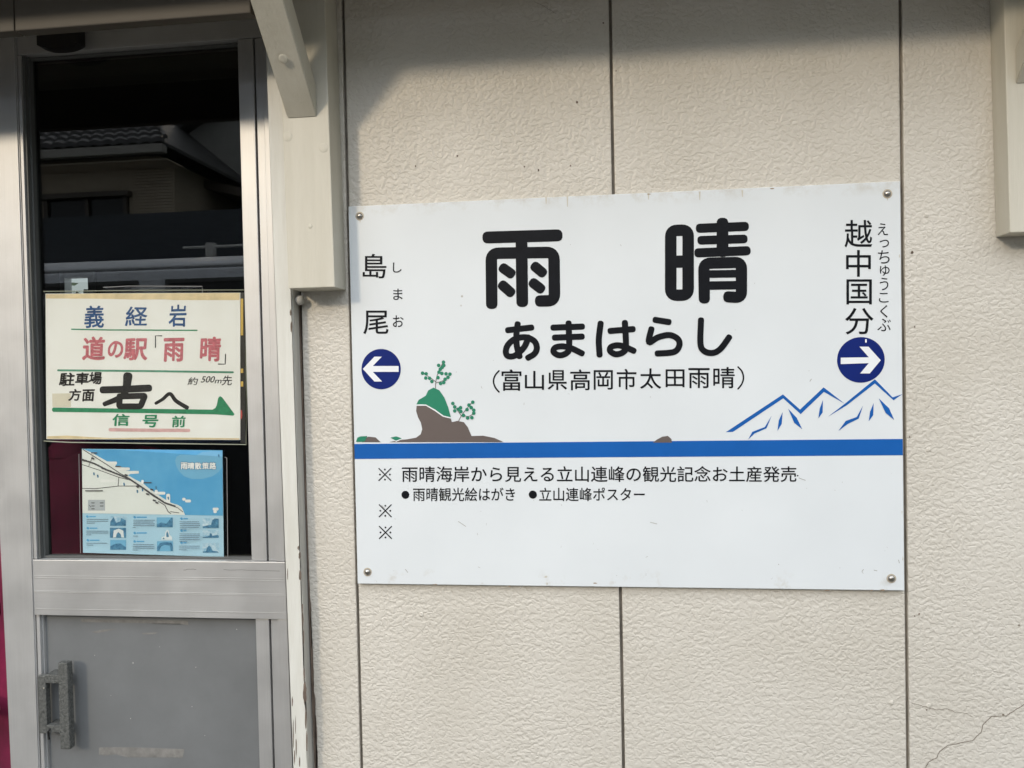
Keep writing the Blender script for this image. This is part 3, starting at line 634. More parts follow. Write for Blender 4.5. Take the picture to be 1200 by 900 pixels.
MB_ = mat('blue_marker', (.012, .085, .27), .6, var=.25, vscale=120); MP = mat('pink_marker', (.56, .16, .20), .65, var=.2, vscale=160); MG = mat('green_marker', (.02, .25, .12), .6, var=.15, vscale=90)
MK = mat('black_marker', (.010, .010, .012), .7, var=.3, vscale=90); MPL = mat('pale_pink_marker', (.66, .42, .43), .65, var=.1, vscale=90); MG2 = mat('faded_green_marker', (.08, .30, .20), .6, var=.2, vscale=70)
def n1(a, b, c, d): return (45+a/4.8, 335+b/4.8), (45+c/4.8, 335+d/4.8)
def n2(a, b, c, d): return (45+a/4.8, 425+b/4.8), (45+c/4.8, 425+d/4.8)
N1 = lambda x, y, l=0: (lambda p: Vector((p.x, PY-l, p.z)))(at(45+x/4.8, 335+y/4.8, NY))
N2 = lambda x, y, l=0: (lambda p: Vector((p.x, PY-l, p.z)))(at(45+x/4.8, 425+y/4.8, NY))
words('blue_lettering', [('義', *n1(260, 110, 370, 236)), ('経', *n1(490, 115, 614, 226)), ('岩', *n1(734, 106, 834, 230))], MB_, PY, no, .016, .05, .01)
words('pink_lettering', [('道', *n1(248, 285, 376, 418)), ('の', *n1(390, 310, 478, 405)), ('駅', *n1(480, 295, 614, 420)), ('雨', *n1(702, 293, 820, 426)), ('晴', *n1(910, 285, 1028, 425))], MP, PY, no, .03, .04, .01)
bm = B(); K = 0
S([(694, 281), (659, 281), (659, 346)], 6, N1); S([(1053, 385), (1051, 440), (1013, 440)], 6, N1); obj('bracket_mark', bm, MK, no)
bm = B(); K = 0
S([(188, 244), (400, 248), (892, 250)], 7, N1); obj('green_line', bm, MG, no)
bm = B(); K = 0; S([(112, 43), (600, 47), (1094, 54)], 11, N2); obj('green_line', bm, MG2, no)
words('small_black_lettering', [('駐', *n2(118, 55, 205, 132)), ('車', *n2(208, 55, 285, 124)), ('場', *n2(284, 52, 358, 122)), ('方', *n2(170, 148, 240, 215)), ('面', *n2(246, 150, 315, 218))], MK, PY, no, .03, .08, .012)
words('distance_lettering', [('約', *n2(842, 82, 896, 126)), ('500', *n2(918, 76, 992, 112)), ('m', *n2(994, 96, 1030, 116)), ('先', *n2(1034, 72, 1090, 128))], MK, PY, no, .008, .16, 0)
bm = B(); K = 0
S([(365, 153), (480, 150), (620, 143)], 40, N2); S([(503, 80), (495, 140), (470, 190), (375, 232)], (52, 26), N2, True)
S([(458, 190), (600, 186), (575, 246), (455, 246), (458, 190)], 34, N2, corner=10)
obj('right_character', bm, MK, no)
bm = B(); K = 0; S([(662, 228), (700, 205), (740, 175), (775, 215), (835, 252)], (17, 24), N2, True); obj('direction_kana', bm, MK, no)
bm = B(); flat(bm, [N2(x, y, .00004) for x, y in [(78, 258), (86, 252), (400, 257), (980, 264), (996, 255), (1004, 238), (1012, 198), (1022, 188), (1034, 195), (1104, 290), (1096, 298), (1000, 291), (500, 282), (84, 277), (77, 268)]]); obj('green_arrow', bm, MG, no)
words('green_lettering', [('信', *n2(415, 288, 513, 356)), ('号', *n2(584, 293, 676, 364)), ('前', *n2(750, 298, 828, 363))], MG, PY-.0001, no, .025, .05, .012)
bm = B(); K = 0; S([(405, 377), (620, 380), (845, 381)], 19, N2); obj('pink_underline', bm, MPL, no)
bm = B(); flat(bm, [N2(x, y, -.0001) for x, y in [(78, 174), (182, 172), (184, 250), (80, 250)]]); obj('cream_patch', bm, mat('cream_patch', (.68, .65, .55), .7), no)
TAN = mat('old_tape', (.72, .60, .38), .55, var=.12, vscale=30)
bm = B(); flat(bm, [N1(x, y, -.0001) for x, y in [(42, 47), (300, 44), (700, 42), (1132, 40), (1132, 80), (760, 80), (720, 76), (560, 77), (300, 72), (42, 71)]])
flat(bm, [N2(x, y, -.0001) for x, y in [(48, 428), (1130, 433), (1130, 425), (700, 420), (400, 424), (160, 410), (50, 414)]]); obj('old_tape', bm, TAN, no)

bm = B(); tube(bm, [at(51.5, 516.8, .0926), at(80, 518.4, .0926), at(170, 519.6, .0926), at(288.5, 521, .0926), at(288.7, 430, .0926), at(288.4, 341, .0926)], .0011, 6); obj('sleeve_edge', bm, mat('milky_green_rim', (.30, .32, .24), .35), no)
bm = B(); tube(bm, [at(51.0, 341.5, .0926), at(170, 340.2, .0926), at(288.5, 339.8, .0926)], .0008, 6); obj('sleeve_edge', bm, bpy.data.materials['milky_green_rim'], no)
# spare clear sleeve behind the notice
bm = B(); quad(bm, [(121, 335), (237, 335.5), (238, 520), (121, 519)], .0975, .0006)
sv = obj('plastic_sleeve', bm, FILM); tag(sv, 'empty clear plastic sleeve, its edge showing above the yellowed notice', 'sleeve')
bm = B(); tube(bm, [at(121, 336.8, .0972), at(150, 335.2, .0972), at(237, 335.6, .0972), at(237.3, 345, .0972)], .0007, 6); obj('sleeve_rim', bm, mat('milky_rim', (.32, .32, .32), .35), sv)

# ------------------------------------------------------------------ printed walking map
MY = .0955
mp_ = thing('walking_map', 'printed blue and white coastal walking map in a clear sleeve below the notice', 'map', at(180, 652, MY))
BL1 = mat('sea_blue_print', (.055, .31, .61), .55, vscale=9, second=(.115, .40, .68)); BL2 = mat('pale_blue_print', (.38, .60, .76), .55, var=.03); LAND = mat('land_print', (.70, .745, .745), .55, var=.03)
BL3 = mat('sky_blue_print', (.16, .42, .65), .55, var=.03); DK = mat('dark_print', (.05, .05, .055), .6); GR = mat('grey_print', (.42, .47, .52), .6); MBL = mat('deep_blue_print', (.02, .10, .22), .6, vscale=150, second=(.10, .30, .48)); PIC = mat('picture_print', (.62, .74, .82), .55, vscale=90, second=(.16, .40, .60)); LB = mat('light_print', (.68, .75, .80), .6, var=.05)
C = [(96, 526), (260.7, 527.8), (262.2, 652.7), (97.2, 647.7)]
bm = B(); quad(bm, C, MY, .0008); obj('sheet', bm, BL2, mp_)
def m3(x, y, l=0): p = at(90+x/6.667, 520+y/6.667, MY); return Vector((p.x, MY-.0003-l, p.z))
def m4(x, y, l=0): p = at(90+x/6.667, 590+y/6.667, MY); return Vector((p.x, MY-.0003-l, p.z))
def m3u(x, y, l=0): return m3(x, y, l+.0003)
def mpoly(name, T, polys, m, l=0):
    bm = B()
    for i, p in enumerate(polys): flat(bm, [T(x, y, l+i*1e-5) for x, y in p])
    return obj(name, bm, m, mp_)
def rect(a, b, c, d): return [(a, b), (c, b), (c, d), (a, d)]
mpoly('sea', m3, [[(42, 42), (1138, 52), (1142, 562), (46, 542)]], BL1)
mpoly('land', m3, [[(42, 42), (58, 44), (120, 70), (180, 105), (240, 138), (310, 142), (312, 158), (300, 175), (350, 183), (412, 188), (412, 206), (380, 212), (484, 212), (486, 232), (420, 236), (400, 245), (460, 280), (520, 310), (560, 345), (600, 372), (615, 385), (700, 440), (740, 462), (790, 478), (820, 495), (840, 540), (846, 556), (46, 542)]], LAND, .0001)
mpoly('title_cloud', m3, [[(768, 130), (780, 100), (810, 85), (860, 86), (930, 92), (980, 64), (1060, 58), (1136, 62), (1138, 180), (1110, 220), (1060, 255), (980, 275), (900, 275), (840, 255), (800, 215), (778, 175)]], BL3, .0001)
bm = B()
for ch, x in zip('雨晴散策路', (812, 866, 922, 980, 1036)): text_mesh(bm, ch, (90+(x-5)/6.667, 520+141/6.667), (90+(x+57)/6.667, 520+205/6.667), MY-.00042, .11)
obj('title_outline', bm, MBL, mp_)
bm = B()
for ch, x in zip('雨晴散策路', (812, 866, 922, 980, 1036)): text_mesh(bm, ch, (90+x/6.667, 520+146/6.667), (90+(x+52)/6.667, 520+200/6.667), MY-.0006, .03)
obj('map_title', bm, mat('white_print', (.8, .82, .84), .5), mp_)
bm = B(); K = 0
for pts, wd in (([(50, 45), (240, 165), (340, 232), (420, 275), (520, 350), (600, 410), (700, 470)], 5), ([(42, 162), (180, 207), (330, 262), (400, 280)], 4), ([(42, 348), (150, 350), (330, 330), (460, 330), (480, 345)], 4), ([(330, 262), (324, 330)], 4), ([(700, 470), (790, 500), (830, 532)], 4), ([(640, 450), (690, 480), (715, 530), (735, 545)], 5), ([(735, 530), (800, 540)], 4), ([(95, 175), (125, 100)], 3)): S(pts, wd*1.25, m3u)
L = [(42, 122), (140, 155), (240, 205), (330, 240), (430, 285), (520, 345), (600, 400), (690, 460), (780, 490)]
for a, b in zip(L, L[1:]):
    for k in range(4):
        t = k/4; S([(a[0]+(b[0]-a[0])*t, a[1]+(b[1]-a[1])*t), (a[0]+(b[0]-a[0])*(t+.14), a[1]+(b[1]-a[1])*(t+.14))], 13, m3u)
for x, y in ((390, 242), (556, 390), (590, 355), (630, 458), (60, 128), (130, 112), (210, 190), (235, 200), (265, 210), (480, 330), (610, 440)): S([(x-6, y), (x+6, y+4)], 13, m3u)
for a, b, c in ((75, 205, 366), (530, 585, 302), (120, 160, 70), (310, 345, 176)): S([(a, c), (b, c)], 8, m3u)
obj('map_line', bm, DK, mp_)
mpoly('legend_box', m3, [rect(88, 438, 222, 522)], GR, .0002)
bm = B(); K = 0
for y in (462, 486, 508): S([(118, y), (138, y)], 6, m3u); S([(185, y), (207, y)], 6, m3u) if y < 500 else None
S([(100, 480), (112, 495)], 4, m3u); obj('legend_line', bm, DK, mp_)
bm = B(); K = 0
for a, b, y in ((640, 682, 386), (836, 840, 433), (858, 882, 447), (1074, 1098, 510), (1080, 1084, 530), (200, 300, 290), (250, 305, 150), (320, 405, 196)): S([(a, y), (b, y)], 22, lambda x, y, l=0: m3(x, y, l+.0002))
S([(716, 405), (716, 455)], 30, lambda x, y, l=0: m3(x, y, l+.0002)); S([(622, 372), (622, 380)], 24, lambda x, y, l=0: m3(x, y, l+.0002)); S([(515, 292), (515, 302)], 20, lambda x, y, l=0: m3(x, y, l+.0002))
obj('map_callout', bm, mat('callout_print', (.76, .79, .80), .5) , mp_)
bm = B(); K = 0
for x, y in ((135, 235), (165, 253), (370, 315), (474, 372), (620, 342), (514, 360), (716, 425), (1110, 95)): S([(x, y-6), (x+2, y+6)], 12, lambda x, y, l=0: m3(x, y, l+.0003))
obj('map_symbol', bm, MBL, mp_)
# captions and small pictures along the foot of the map
bm = B(); K = 0
rngm = random.Random(11)
for x0, x1, heads in ((78, 246, ((102, 3), (193, 3), (287, 2))), (445, 612, ((107, 5), (230, 1), (296, 4))), (812, 970, ((118, 5), (212, 5), (306, 3)))):
    for y, n in heads:
        for k in range(n):
            yy = y+22+k*14; e = x1 if k < n-1 else x0+(x1-x0)*rngm.uniform(.15, .5); x = x0+rngm.uniform(0, 4)
            while x < e-6:
                l = rngm.uniform(8, 26); S([(x, yy), (min(x+l, e), yy)], 4.5, m4); x += l+5
obj('caption_line', bm, mat('caption_print', (.12, .18, .24), .6), mp_)
bm = B(); K = 0
for x, y, e in ((82, 102, 145), (86, 193, 158), (86, 287, 175), (452, 107, 545), (452, 230, 545), (452, 296, 525), (818, 118, 866), (818, 212, 855), (818, 306, 855)): S([(x, y-1), (x+3, y+1)], 17, m4); S([(x+20, y), (e, y)], 9, m4)
obj('caption_heading', bm, BL1, mp_)
pics = [((260, 96, 386, 175), LB, [[(262, 174), (264, 140), (280, 118), (290, 105), (300, 130), (310, 150), (340, 140), (350, 112), (370, 125), (384, 130), (384, 174)]]),
        ((260, 190, 386, 268), MBL, [[(285, 266), (290, 210), (330, 196), (365, 212), (370, 266), (350, 264), (345, 240), (325, 222), (312, 240), (308, 264)]]),
        ((262, 284, 386, 362), BL3, [[(262, 360), (262, 335), (300, 315), (340, 310), (385, 340), (385, 360)]]),
        ((625, 108, 751, 186), BL3, [[(626, 184), (626, 162), (660, 148), (700, 158), (740, 110), (750, 112), (750, 184)]]),
        ((627, 294, 752, 373), BL3, [[(628, 371), (630, 340), (650, 310), (690, 300), (740, 305), (750, 330), (750, 371), (735, 371), (728, 330), (690, 322), (660, 335), (645, 371)]]),
        ((984, 114, 1111, 193), LB, [[(985, 192), (985, 178), (1050, 165), (1060, 130), (1080, 116), (1110, 118), (1110, 192)]]),
        ((984, 208, 1112, 270), LB, [[(985, 268), (985, 262), (1020, 258), (1040, 248), (1042, 230), (1055, 236), (1060, 252), (1100, 245), (1111, 250), (1111, 268)]]),
        ((984, 308, 1113, 385), LB, [[(1012, 370), (1018, 345), (1035, 328), (1050, 340), (1062, 368), (1100, 374), (1112, 384), (986, 384), (986, 374)]])]
for (a, b, c, d), m, ps in pics:
    ph = mpoly('map_photo', m4, [rect(a, b, c, d)], PIC if m is LB else m, .0002); bm = B()
    for p in ps: flat(bm, [m4(x, y, .0004) for x, y in p])
    obj('photo_shape', bm, MBL if m is not MBL else LB, ph)
mpoly('figure_cutout', m4, [[(662, 283), (664, 265), (690, 255), (692, 225), (705, 204), (720, 212), (722, 240), (745, 262), (746, 284)]], LB, .0002); mpoly('figure_shape', m4, [[(702, 262), (700, 235), (708, 215), (716, 235), (722, 262)], [(670, 278), (680, 265), (690, 278)]], MBL, .0004)
bm = B(); quad(bm, [(93.5, 524), (265.8, 535.5), (267.3, 653.8), (95, 651.5)], .0945, .0002); obj('clear_sleeve', bm, FILM, mp_)
bm = B(); tube(bm, [at(263.5, 536, .0944), at(265.8, 536.2, .0944), at(267, 653, .0944)], .0006, 6); tube(bm, [at(92.5, 532, .0944), at(94.5, 648, .0944)], .0005, 6); obj('sleeve_rim', bm, bpy.data.materials['milky_rim'], mp_)

#PERSON
# ------------------------------------------------------------------ person standing inside the doorway
def skin(name, chains, m, parent, sub=2, root=0):
    """one continuous surface grown over joints: chains = lists of (x, y, z, r[, r2])"""
    me = bpy.data.meshes.new(name); V, E_, Rd = [], [], []
    idx = {}
    for ch in chains:
        prev = None
        for j in ch:
            k = tuple(round(v, 4) for v in j[:3])
            if k not in idx:
                idx[k] = len(V); V.append(j[:3]); Rd.append((j[3], j[4] if len(j) > 4 else j[3]))
            if prev is not None and prev != idx[k]: E_.append((prev, idx[k]))
            prev = idx[k]
    me.from_pydata(V, E_, []); o = bpy.data.objects.new(name, me); COL.objects.link(o)
    o.modifiers.new('skin', 'SKIN'); sd = o.modifiers.new('sub', 'SUBSURF'); sd.levels = sub; sd.render_levels = sub
    for v, r in zip(me.skin_vertices[0].data, Rd): v.radius = r
    me.skin_vertices[0].data[root].use_root = True
    dg = bpy.context.evaluated_depsgraph_get(); out = bpy.data.meshes.new_from_object(o.evaluated_get(dg))
    bpy.data.objects.remove(o); bpy.data.meshes.remove(me)
    out.name = name; out.materials.clear()
    out.materials.append(m)
    for p in out.polygons: p.use_smooth = True
    q = bpy.data.objects.new(name, out); COL.objects.link(q); q.parent = parent; return q
px_, py_ = -.84, .47
pe = thing('person', 'person in a loose magenta jacket standing inside the open doorway behind the aluminium door', 'person', (px_, py_, .02)); pe.scale = (1.03,)*3
SKIN = mat('skin', (.50, .30, .22), .5, var=.05); JACKET = mat('magenta_cloth', (.19, .005, .05), .75, var=.25, vscale=7, bump=.5, bscale=40); TROUS = mat('dark_trousers', (.03, .03, .035), .8); HAIR = mat('black_hair', (.012, .010, .010), .5); SHOE = mat('dark_shoe', (.03, .025, .02), .5)
def hand(w, d, s):
    """palm and five curled fingers; w wrist, d = pointing direction, s = thumb side"""
    w, d, s = Vector(w), Vector(d).normalized(), Vector(s).normalized(); n = d.cross(s).normalized()
    ch = []
    pal = w + d*.07
    ch.append([(*w, .024, .02), (*(w+d*.035), .034, .016), (*pal, .036, .014)])
    for k, l in enumerate((.066, .074, .068, .054)):
        o = s*(.027-.018*k); a = pal+o; b = a+d*l*.5+n*.004; c = b+(d*.72+n*.6)*l*.35; e = c+(d*.4+n*.8)*l*.25
        ch.append([(*pal, .036, .014), (*a, .0095), (*b, .0088), (*c, .0082), (*e, .0068)])
    t0 = w+d*.03+s*.028; t1 = t0+(d*.6+s*.6)*.035; t2 = t1+(d*.85+s*.15)*.028
    ch.append([(*(w+d*.035), .034, .016), (*t0, .013), (*t1, .0105), (*t2, .0085)])
    return ch
pel = (0, 0, .90, .12, .09)
body = [[pel, (0, 0, 1.08, .11, .08), (0, 0, 1.26, .125, .085), (0, .005, 1.36, .07, .06), (0, 0, 1.42, .048, .05), (0, -.012, 1.475, .06, .07), (0, -.014, 1.54, .072, .09), (0, -.006, 1.60, .05, .065)]]
for sx in (-1, 1):
    if sx < 0: el, wr, hd_, th_ = (-.27, .03, 1.06), (-.238, -.165, .832), (1, -.05, .02), (.05, -1, .1)
    else: el, wr, hd_, th_ = (.225, .04, 1.09), (.235, -.03, .85), (0, -.15, -1), (-.2, -1, 0)
    body.append([(0, 0, 1.26, .125, .085), (.155*sx, .01, 1.335, .055), ((.155*sx+el[0])/2, .02, 1.22, .045), (*el, .037), ((el[0]+wr[0])/2, (el[1]+wr[1])/2, (el[2]+wr[2])/2, .033), (*wr, .024, .02)])
    body += hand(wr, hd_, th_)
    body.append([pel, (.085*sx, 0, .82, .08), (.09*sx, -.005, .48, .055), (.092*sx, .012, .30, .05), (.095*sx, .02, .08, .036), (.10*sx, -.06, .045, .035, .03), (.105*sx, -.13, .035, .03, .022)])
bd = skin('body', body, SKIN, pe)
# face: nose, eyes, lips, ears grown on the head as small meshes
bm = B()
bmesh.ops.create_uvsphere(bm, u_segments=10, v_segments=8, radius=.012, matrix=Matrix.Translation((0, -.106, 1.525)) @ Matrix.Diagonal((.8, 1.2, 1.6, 1)))
for sx in (-1, 1): bmesh.ops.create_uvsphere(bm, u_segments=10, v_segments=8, radius=.018, matrix=Matrix.Translation((.074*sx, .0, 1.525)) @ Matrix.Diagonal((.4, .8, 1.5, 1)))
o = obj('face', bm, SKIN, None, True); o.parent = bd
for sx in (-1, 1):
    bm = B(); bmesh.ops.create_uvsphere(bm, u_segments=10, v_segments=8, radius=.0095, matrix=Matrix.Translation((.03*sx, -.092, 1.545)) @ Matrix.Diagonal((1.3, .7, .6, 1))); o = obj('eye', bm, BLACKP, None, True); o.parent = bd
bm = B(); bmesh.ops.create_uvsphere(bm, u_segments=10, v_segments=8, radius=.02, matrix=Matrix.Translation((0, -.094, 1.486)) @ Matrix.Diagonal((1.1, .5, .3, 1))); o = obj('mouth', bm, mat('lips', (.35, .12, .11), .5), None, True); o.parent = bd
bm = B(); bmesh.ops.create_uvsphere(bm, u_segments=24, v_segments=16, radius=1, matrix=Matrix.Translation((0, .012, 1.565)) @ Matrix.Diagonal((.088, .105, .085, 1)))
bmesh.ops.delete(bm, geom=[v for v in bm.verts if v.co.z < 1.47 or (v.co.y < -.045 and v.co.z < 1.585)], context='VERTS')
o = obj('hair', bm, HAIR, None, True); o.parent = pe
# jacket: loose, hip length, wide sleeves
jk = [[(0, 0, .50, .29, .16), (0, 0, .72, .255, .145), (0, 0, .92, .245, .135), (0, 0, 1.08, .215, .125), (0, 0, 1.25, .15, .105), (0, .004, 1.35, .095, .075), (0, .004, 1.395, .068, .066), (0, .0, 1.45, .07, .07)]]
for sx in (-1, 1):
    el, wr = ((-.27, .03, 1.06), (-.25, -.14, .862)) if sx < 0 else ((.225, .04, 1.09), (.233, -.015, .90))
    jk.append([(0, 0, 1.25, .15, .105), (.160*sx, .01, 1.325, .068), ((.155*sx+el[0])/2, .02, 1.21, .066), (*el, .066), ((el[0]+wr[0])/2, (el[1]+wr[1])/2, (el[2]+wr[2])/2, .058), (*wr, .05)])
jo = skin('jacket', jk, JACKET, pe, 3)
tx = bpy.data.textures.new('cloth_folds', 'CLOUDS'); tx.noise_scale = .16
dm = jo.modifiers.new('folds', 'DISPLACE'); dm.texture = tx; dm.strength = .05; dm.mid_level = .5
tr_ = [[(0, 0, .88, .125, .095), (0, 0, .84, .12, .09)]]
for sx in (-1, 1): tr_.append([(0, 0, .84, .12, .09), (.088*sx, 0, .76, .092), (.09*sx, -.003, .48, .07), (.093*sx, .014, .28, .064), (.096*sx, .02, .09, .056)])
skin('trousers', tr_, TROUS, pe)
for sx in (-1, 1): skin('shoe', [[(.096*sx, .045, .05, .04), (.10*sx, -.02, .052, .045, .045), (.104*sx, -.09, .04, .043, .036), (.107*sx, -.15, .032, .036, .026)]], SHOE, pe)

# ------------------------------------------------------------------ across the line (seen mirrored in the door glass)
Lr = 6.4
zt, zb_ = across(160, 304, Lr).z, across(160, 329, Lr).z
yr = MIR-Lr
rc = thing('railcar', 'silver blue railway car standing at the platform edge opposite the door', 'railcar', (-6, yr-1.3, -.4))
RB = mat('railcar_paint', (.72, .76, .82), .35, var=.04); RW = mat('railcar_dark_glass', (.02, .022, .025), .08)
bm = B()
pr = [(0, -.5), (0, zb_), (-.05, zb_+(zt-zb_)*.45), (-.16, zt-.02), (-.4, zt+.06), (-1.3, zt+.16), (-2.2, zt+.06), (-2.44, zt-.02), (-2.55, zb_+(zt-zb_)*.45), (-2.6, zb_), (-2.6, -.5)]
prism(bm, [Vector((-17, yr+a, z)) for a, z in pr], (22, 0, 0)); obj('body', bm, RB, rc)
for k in range(12):
    x = -16.4+k*1.75; bm = B(); box(bm, x, x+1.35, yr, yr+.02, zb_-.95, zb_-.04, .004); wf = obj('window', bm, RW, rc)
    bm = B()
    for b in ((x-.04, x, zb_-.99, zb_), (x+1.35, x+1.39, zb_-.99, zb_), (x, x+1.35, zb_-.99, zb_-.951), (x, x+1.35, zb_-.039, zb_)): box(bm, b[0], b[1], yr+.001, yr+.035, b[2], b[3])
    obj('window_frame', bm, RUBBER, wf)
bm = B(); box(bm, -17, 5, yr+.001, yr+.014, .9, 1.05); obj('stripe', bm, mat('railcar_stripe', (.05, .12, .30), .4), rc)
bm = B(); box(bm, -17, 5, yr+.0005, yr+.010, -.48, .898); box(bm, -17, 5, yr+.0005, yr+.010, 1.052, zb_-1.0); obj('side_panel', bm, mat('railcar_dark_panel', (.03, .032, .036), .6), rc)
bm = B(); box(bm, -15, -12, yr-2.3, yr-.3, -1.0, -.51); box(bm, 0, 3, yr-2.3, yr-.3, -1.0, -.51); obj('bogie', bm, RUBBER, rc)
bm = B(); tube(bm, [(-17, yr+.03, zt-.10), (5, yr+.03, zt-.10)], .025); obj('rain_strip', bm, mat('bright_strip', (.62, .65, .70), .35), rc)

# tiled house
HL = 13.0; hy = MIR-HL
ea = across(40, 176, HL); ec = across(196, 168, HL); rg = across(60, 134, HL+3.4)
xw = ec.x; ez = (ea.z+ec.z)/2; rz = rg.z
hs = thing('tiled_house', 'beige two storey house with a grey tiled hip roof across the railway line', 'house', (xw-5, hy, -1))
HW = mat('ribbed_beige_wall', (.58, .50, .39), .8, var=.08); HT = mat('grey_roof_tile', (.065, .067, .07), .45, var=.3, vscale=14)
bm = B(); box(bm, xw-11, xw-.55, hy-6.5, hy-.6, -1.1, ez-.05); obj('wall', bm, HW, hs)
bm = B(); x0_, x1_ = across(120, 220, HL-.4).x, across(172, 220, HL-.4).x
z = -1.0
while z < ez-.3:
    box(bm, x0_, x1_, hy-.6, hy-.56, z, z+.045); z += .062
obj('ribbed_bay', bm, HW, hs)
bm = B(); rows = 8; hx0 = xw-11.8
nose = []
for k in range(rows):                                   # each course of tiles is stepped and waved
    t0, t1 = k/rows, (k+1)/rows+.02
    def P(t): return hy+.1-3.4*t, ez+(rz-ez)*t
    ya, za = P(t0); yb, zb2 = P(t1)
    r0 = xw-2.6*t0*.9; r1 = xw-2.6*t1*.9; n = 132
    tp = []
    for (yy, zz2, rr) in ((ya, za+.07, r0), (yb, zb2+.0, r1)):
        tp.append([bm.verts.new((hx0+(rr-hx0)*j/n, yy, zz2+  .05*abs(math.sin(j*math.pi/3)))) for j in range(n+1)])
    lo = [bm.verts.new((v.co.x, v.co.y, v.co.z-.10)) for v in tp[0]]
    for j in range(n): bm.faces.new((tp[0][j], tp[0][j+1], tp[1][j+1], tp[1][j])); bm.faces.new((lo[j], lo[j+1], tp[0][j+1], tp[0][j]))
rf = obj('roof', bm, HT, hs)
bm = B(); prism(bm, [Vector((xw, hy+.1, ez)), Vector((xw-2.34, hy-3.3, rz)), Vector((xw-2.34, hy-3.8, rz)), Vector((xw, hy-7, ez))], (0, 0, -.08)); obj('hip', bm, HT, rf)
bm = B(); prism(bm, [Vector((hx0, hy-3.3, rz)), Vector((xw-2.34, hy-3.3, rz)), Vector((xw, hy-7, ez)), Vector((hx0, hy-7, ez))], (0, 0, -.08)); obj('rear_slope', bm, HT, rf)
bm = B(); tube(bm, [(hx0, hy-3.35, rz+.08), (xw-2.34, hy-3.35, rz+.08), (xw+.02, hy+.1, ez+.1)], .05); obj('ridge', bm, HT, rf)
bm = B(); box(bm, hx0, xw, hy+.02, hy+.2, ez-.22, ez-.06); obj('eave_board', bm, mat('house_trim', (.34, .33, .30), .6), hs)
bm = B(); box(bm, hx0, xw-.02, hy-.6, hy+.02, ez-.32, ez-.301); obj('house_soffit', bm, HW, hs)
wa, wb = across(34, 222, HL-.4), across(117, 300, HL-.4)
bm = B(); box(bm, wa.x-.4, wb.x, hy-.6, hy-.56, wb.z, wa.z); wo = obj('window', bm, RW, hs)
bm = B()
for x in (wa.x-.4, (wa.x+wb.x)/2-.2, wb.x-.08): box(bm, x, x+.08, hy-.56, hy-.5, wb.z, wa.z)
box(bm, wa.x-.5, wb.x+.1, hy-.6, hy-.4, wa.z, wa.z+.1); obj('window_frame', bm, mat('bronze_frame', (.10, .085, .07), .5), wo)

# plain gabled house further right
G = 17.0; gy = MIR-G
p1, p2 = across(300, 122, G), across(208, 160, G)
gh = thing('gabled_house', 'grey gabled house with a lower lean-to roof beside the tiled house', 'house', (p1.x, gy, -1))
GWm = mat('grey_boarded_wall', (.36, .36, .34), .8, var=.08, stretch=(1, 1, .1)); 
gx0, gx1 = p2.x, p1.x+5; gr = p1.z+.3; ge = p2.z-.1
bm = B(); prism(bm, [Vector((gx0, gy, -1.1)), Vector((gx1, gy, -1.1)), Vector((gx1, gy, ge)), Vector(((gx0+gx1)/2, gy, gr+.9)), Vector((gx0, gy, ge))], (0, -7, 0)); obj('wall', bm, GWm, gh)
bm = B()
for a, b in (((gx0-.4, ge-.22), ((gx0+gx1)/2, gr+.95)), ((gx1+.4, ge-.22), ((gx0+gx1)/2, gr+.95))):
    prism(bm, [Vector((a[0], gy+.4, a[1])), Vector((b[0], gy+.4, b[1])), Vector((b[0], gy+.4, b[1]+.16)), Vector((a[0], gy+.4, a[1]+.16))], (0, -7.8, 0))
obj('roof', bm, HT, gh)
q1, q2 = across(214, 205, G-1.5), across(290, 232, G-1.5)
bm = B(); prism(bm, [Vector((q1.x, gy+1.6, q1.z)), Vector((q2.x+3, gy+1.6, q2.z-.6)), Vector((q2.x+3, gy+1.6, q2.z-.8)), Vector((q1.x, gy+1.6, q1.z-.2))], (0, -1.7, 0)); obj('lean_to_roof', bm, mat('brown_sheet_roof', (.12, .10, .085), .5), gh)
bm = B(); box(bm, q1.x+.3, q2.x+2.6, gy+.01, gy+1.3, -1.1, q2.z-1.0); obj('lean_to_wall', bm, mat('blue_grey_boards', (.12, .15, .18), .7), gh)

# low wall and railing between line and houses
bz = across(200, 250, 11.5)
bm = B(); box(bm, bz.x-2.6, bz.x+9, MIR-11.6, MIR-11.4, -1.0, bz.z); tag(obj('blue_fence_wall', bm, mat('blue_grey_sheet', (.045, .055, .068), .6, var=.1)), 'dark blue sheet fence standing in front of the houses', 'fence')
rl = thing('white_railing', 'white pipe railing with a thick post beyond the railway car', 'railing', (across(247, 290, 10.8).x, MIR-10.8, -1))
WP = mat('white_pipe', (.6, .6, .58), .5)
a = across(247, 285, 10.8); bm = B(); tube(bm, [(a.x, a.y, -1), (a.x, a.y, a.z)], .09); obj('post', bm, WP, rl)
b = across(228, 290, 10.8); bm = B(); tube(bm, [(b.x-.2, b.y, b.z), (b.x+9, b.y, b.z)], .025); obj('rail', bm, WP, rl)
ut = thing('utility_pole', 'grey concrete utility pole with sagging wires beyond the houses', 'pole', (across(284, 200, 20).x, MIR-20, -1))
bm = B(); c = across(284, 200, 20); tube(bm, [(c.x, c.y, -1), (c.x, c.y, c.z+2.2)], [.17, .12]); obj('shaft', bm, mat('pole_concrete', (.33, .32, .30), .8), ut)
bm = B()
for d in (0, .5, .9):
    e0 = Vector((c.x, c.y, c.z+d)); e1 = across(205, 160+d*20, 22)
    tube(bm, [e0.lerp(e1, t/8)+Vector((0, 0, -1.6*(t/8)*(1-t/8))) for t in range(9)]+[e1], .018, 5)
obj('wire', bm, RUBBER, ut)
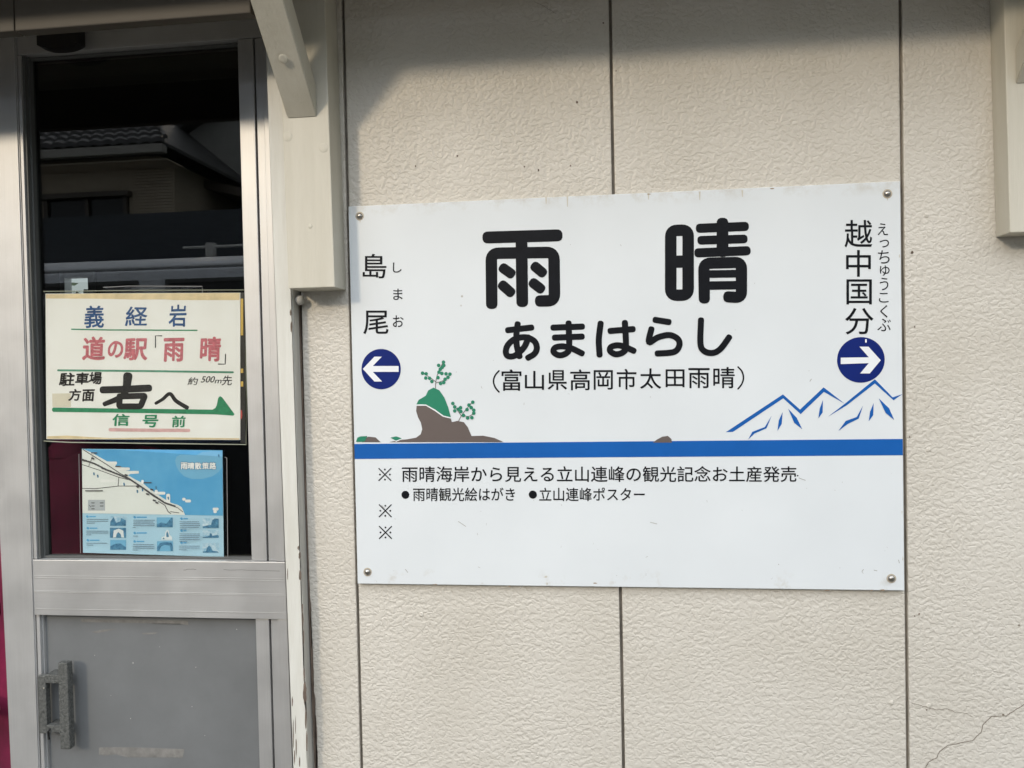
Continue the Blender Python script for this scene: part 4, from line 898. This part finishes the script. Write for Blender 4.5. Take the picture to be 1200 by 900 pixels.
bm = B(); box(bm, c.x-.5, c.x+.5, c.y-.06, c.y+.06, c.z+.9, c.z+1.0); obj('cross_arm', bm, RUBBER, ut)

# bush outside the back window of the room
bc = at(86, 338, 7.2)
bu = thing('garden_bush', 'tall leafy bush outside the small back window of the waiting room', 'bush', (bc.x, 7.2, -1))
bm = B(); rb = random.Random(5)
for k in range(420):
    a, b = rb.uniform(0, 6.28), math.acos(rb.uniform(-1, 1)); r = rb.uniform(.1, 1)**.5
    c = Vector((bc.x-.05+.45*r*math.sin(b)*math.cos(a), 7.2+.4*r*math.sin(b)*math.sin(a), bc.z-.55+.62*r*math.cos(b)))
    u = Vector((rb.uniform(-1, 1), rb.uniform(-1, 1), rb.uniform(-1, 1))).normalized()*.055; v = u.orthogonal()*.6
    bm.faces.new([bm.verts.new(c+q) for q in (u, v, -u, -v)])
o = obj('foliage', bm, mat('bush_leaf', (.05, .08, .03), .6, var=.3), bu); o['kind'] = 'stuff'
bm = B(); tube(bm, [(bc.x-.1, 7.2, -1), (bc.x-.06, 7.2, .5), (bc.x-.1, 7.2, bc.z-.5)], [.07, .05, .02]); obj('trunk', bm, BARE, bu)
# unseen hill ring added to block low sky light, dipped towards the sun
bm = B(); rows_ = []; rh = random.Random(9); N_ = 120
hh = [rh.uniform(-1, 1) for _ in range(N_+8)]
for k, (r_, f_) in enumerate(((48, 0), (60, .62), (72, 1), (110, .7))):
    row = []
    for j in range(N_+1):
        a = math.pi*(1.0-.08+1.16*j/N_); sd = math.atan2(SUN.y, SUN.x); da = math.atan2(math.sin(a-sd), math.cos(a-sd))
        top = 27 + 2.5*sum(hh[j:j+6])/3 + 1.2*hh[j] - 5.5*math.exp(-(da/.45)**2)
        row.append(bm.verts.new((r_*math.cos(a), r_*math.sin(a), -1.05+top*f_+(0 if k == 0 else .8*hh[(j*7+k*3) % N_]))))
    rows_.append(row)
for A, Cc in zip(rows_, rows_[1:]):
    for j in range(N_): bm.faces.new((A[j], A[j+1], Cc[j+1], Cc[j]))
tag(obj('sky_blocker_hills', bm, mat('sky_blocker_woods', (.05, .07, .035), .95, var=.4, vscale=1.5, bump=1, bscale=2)), kind='structure')
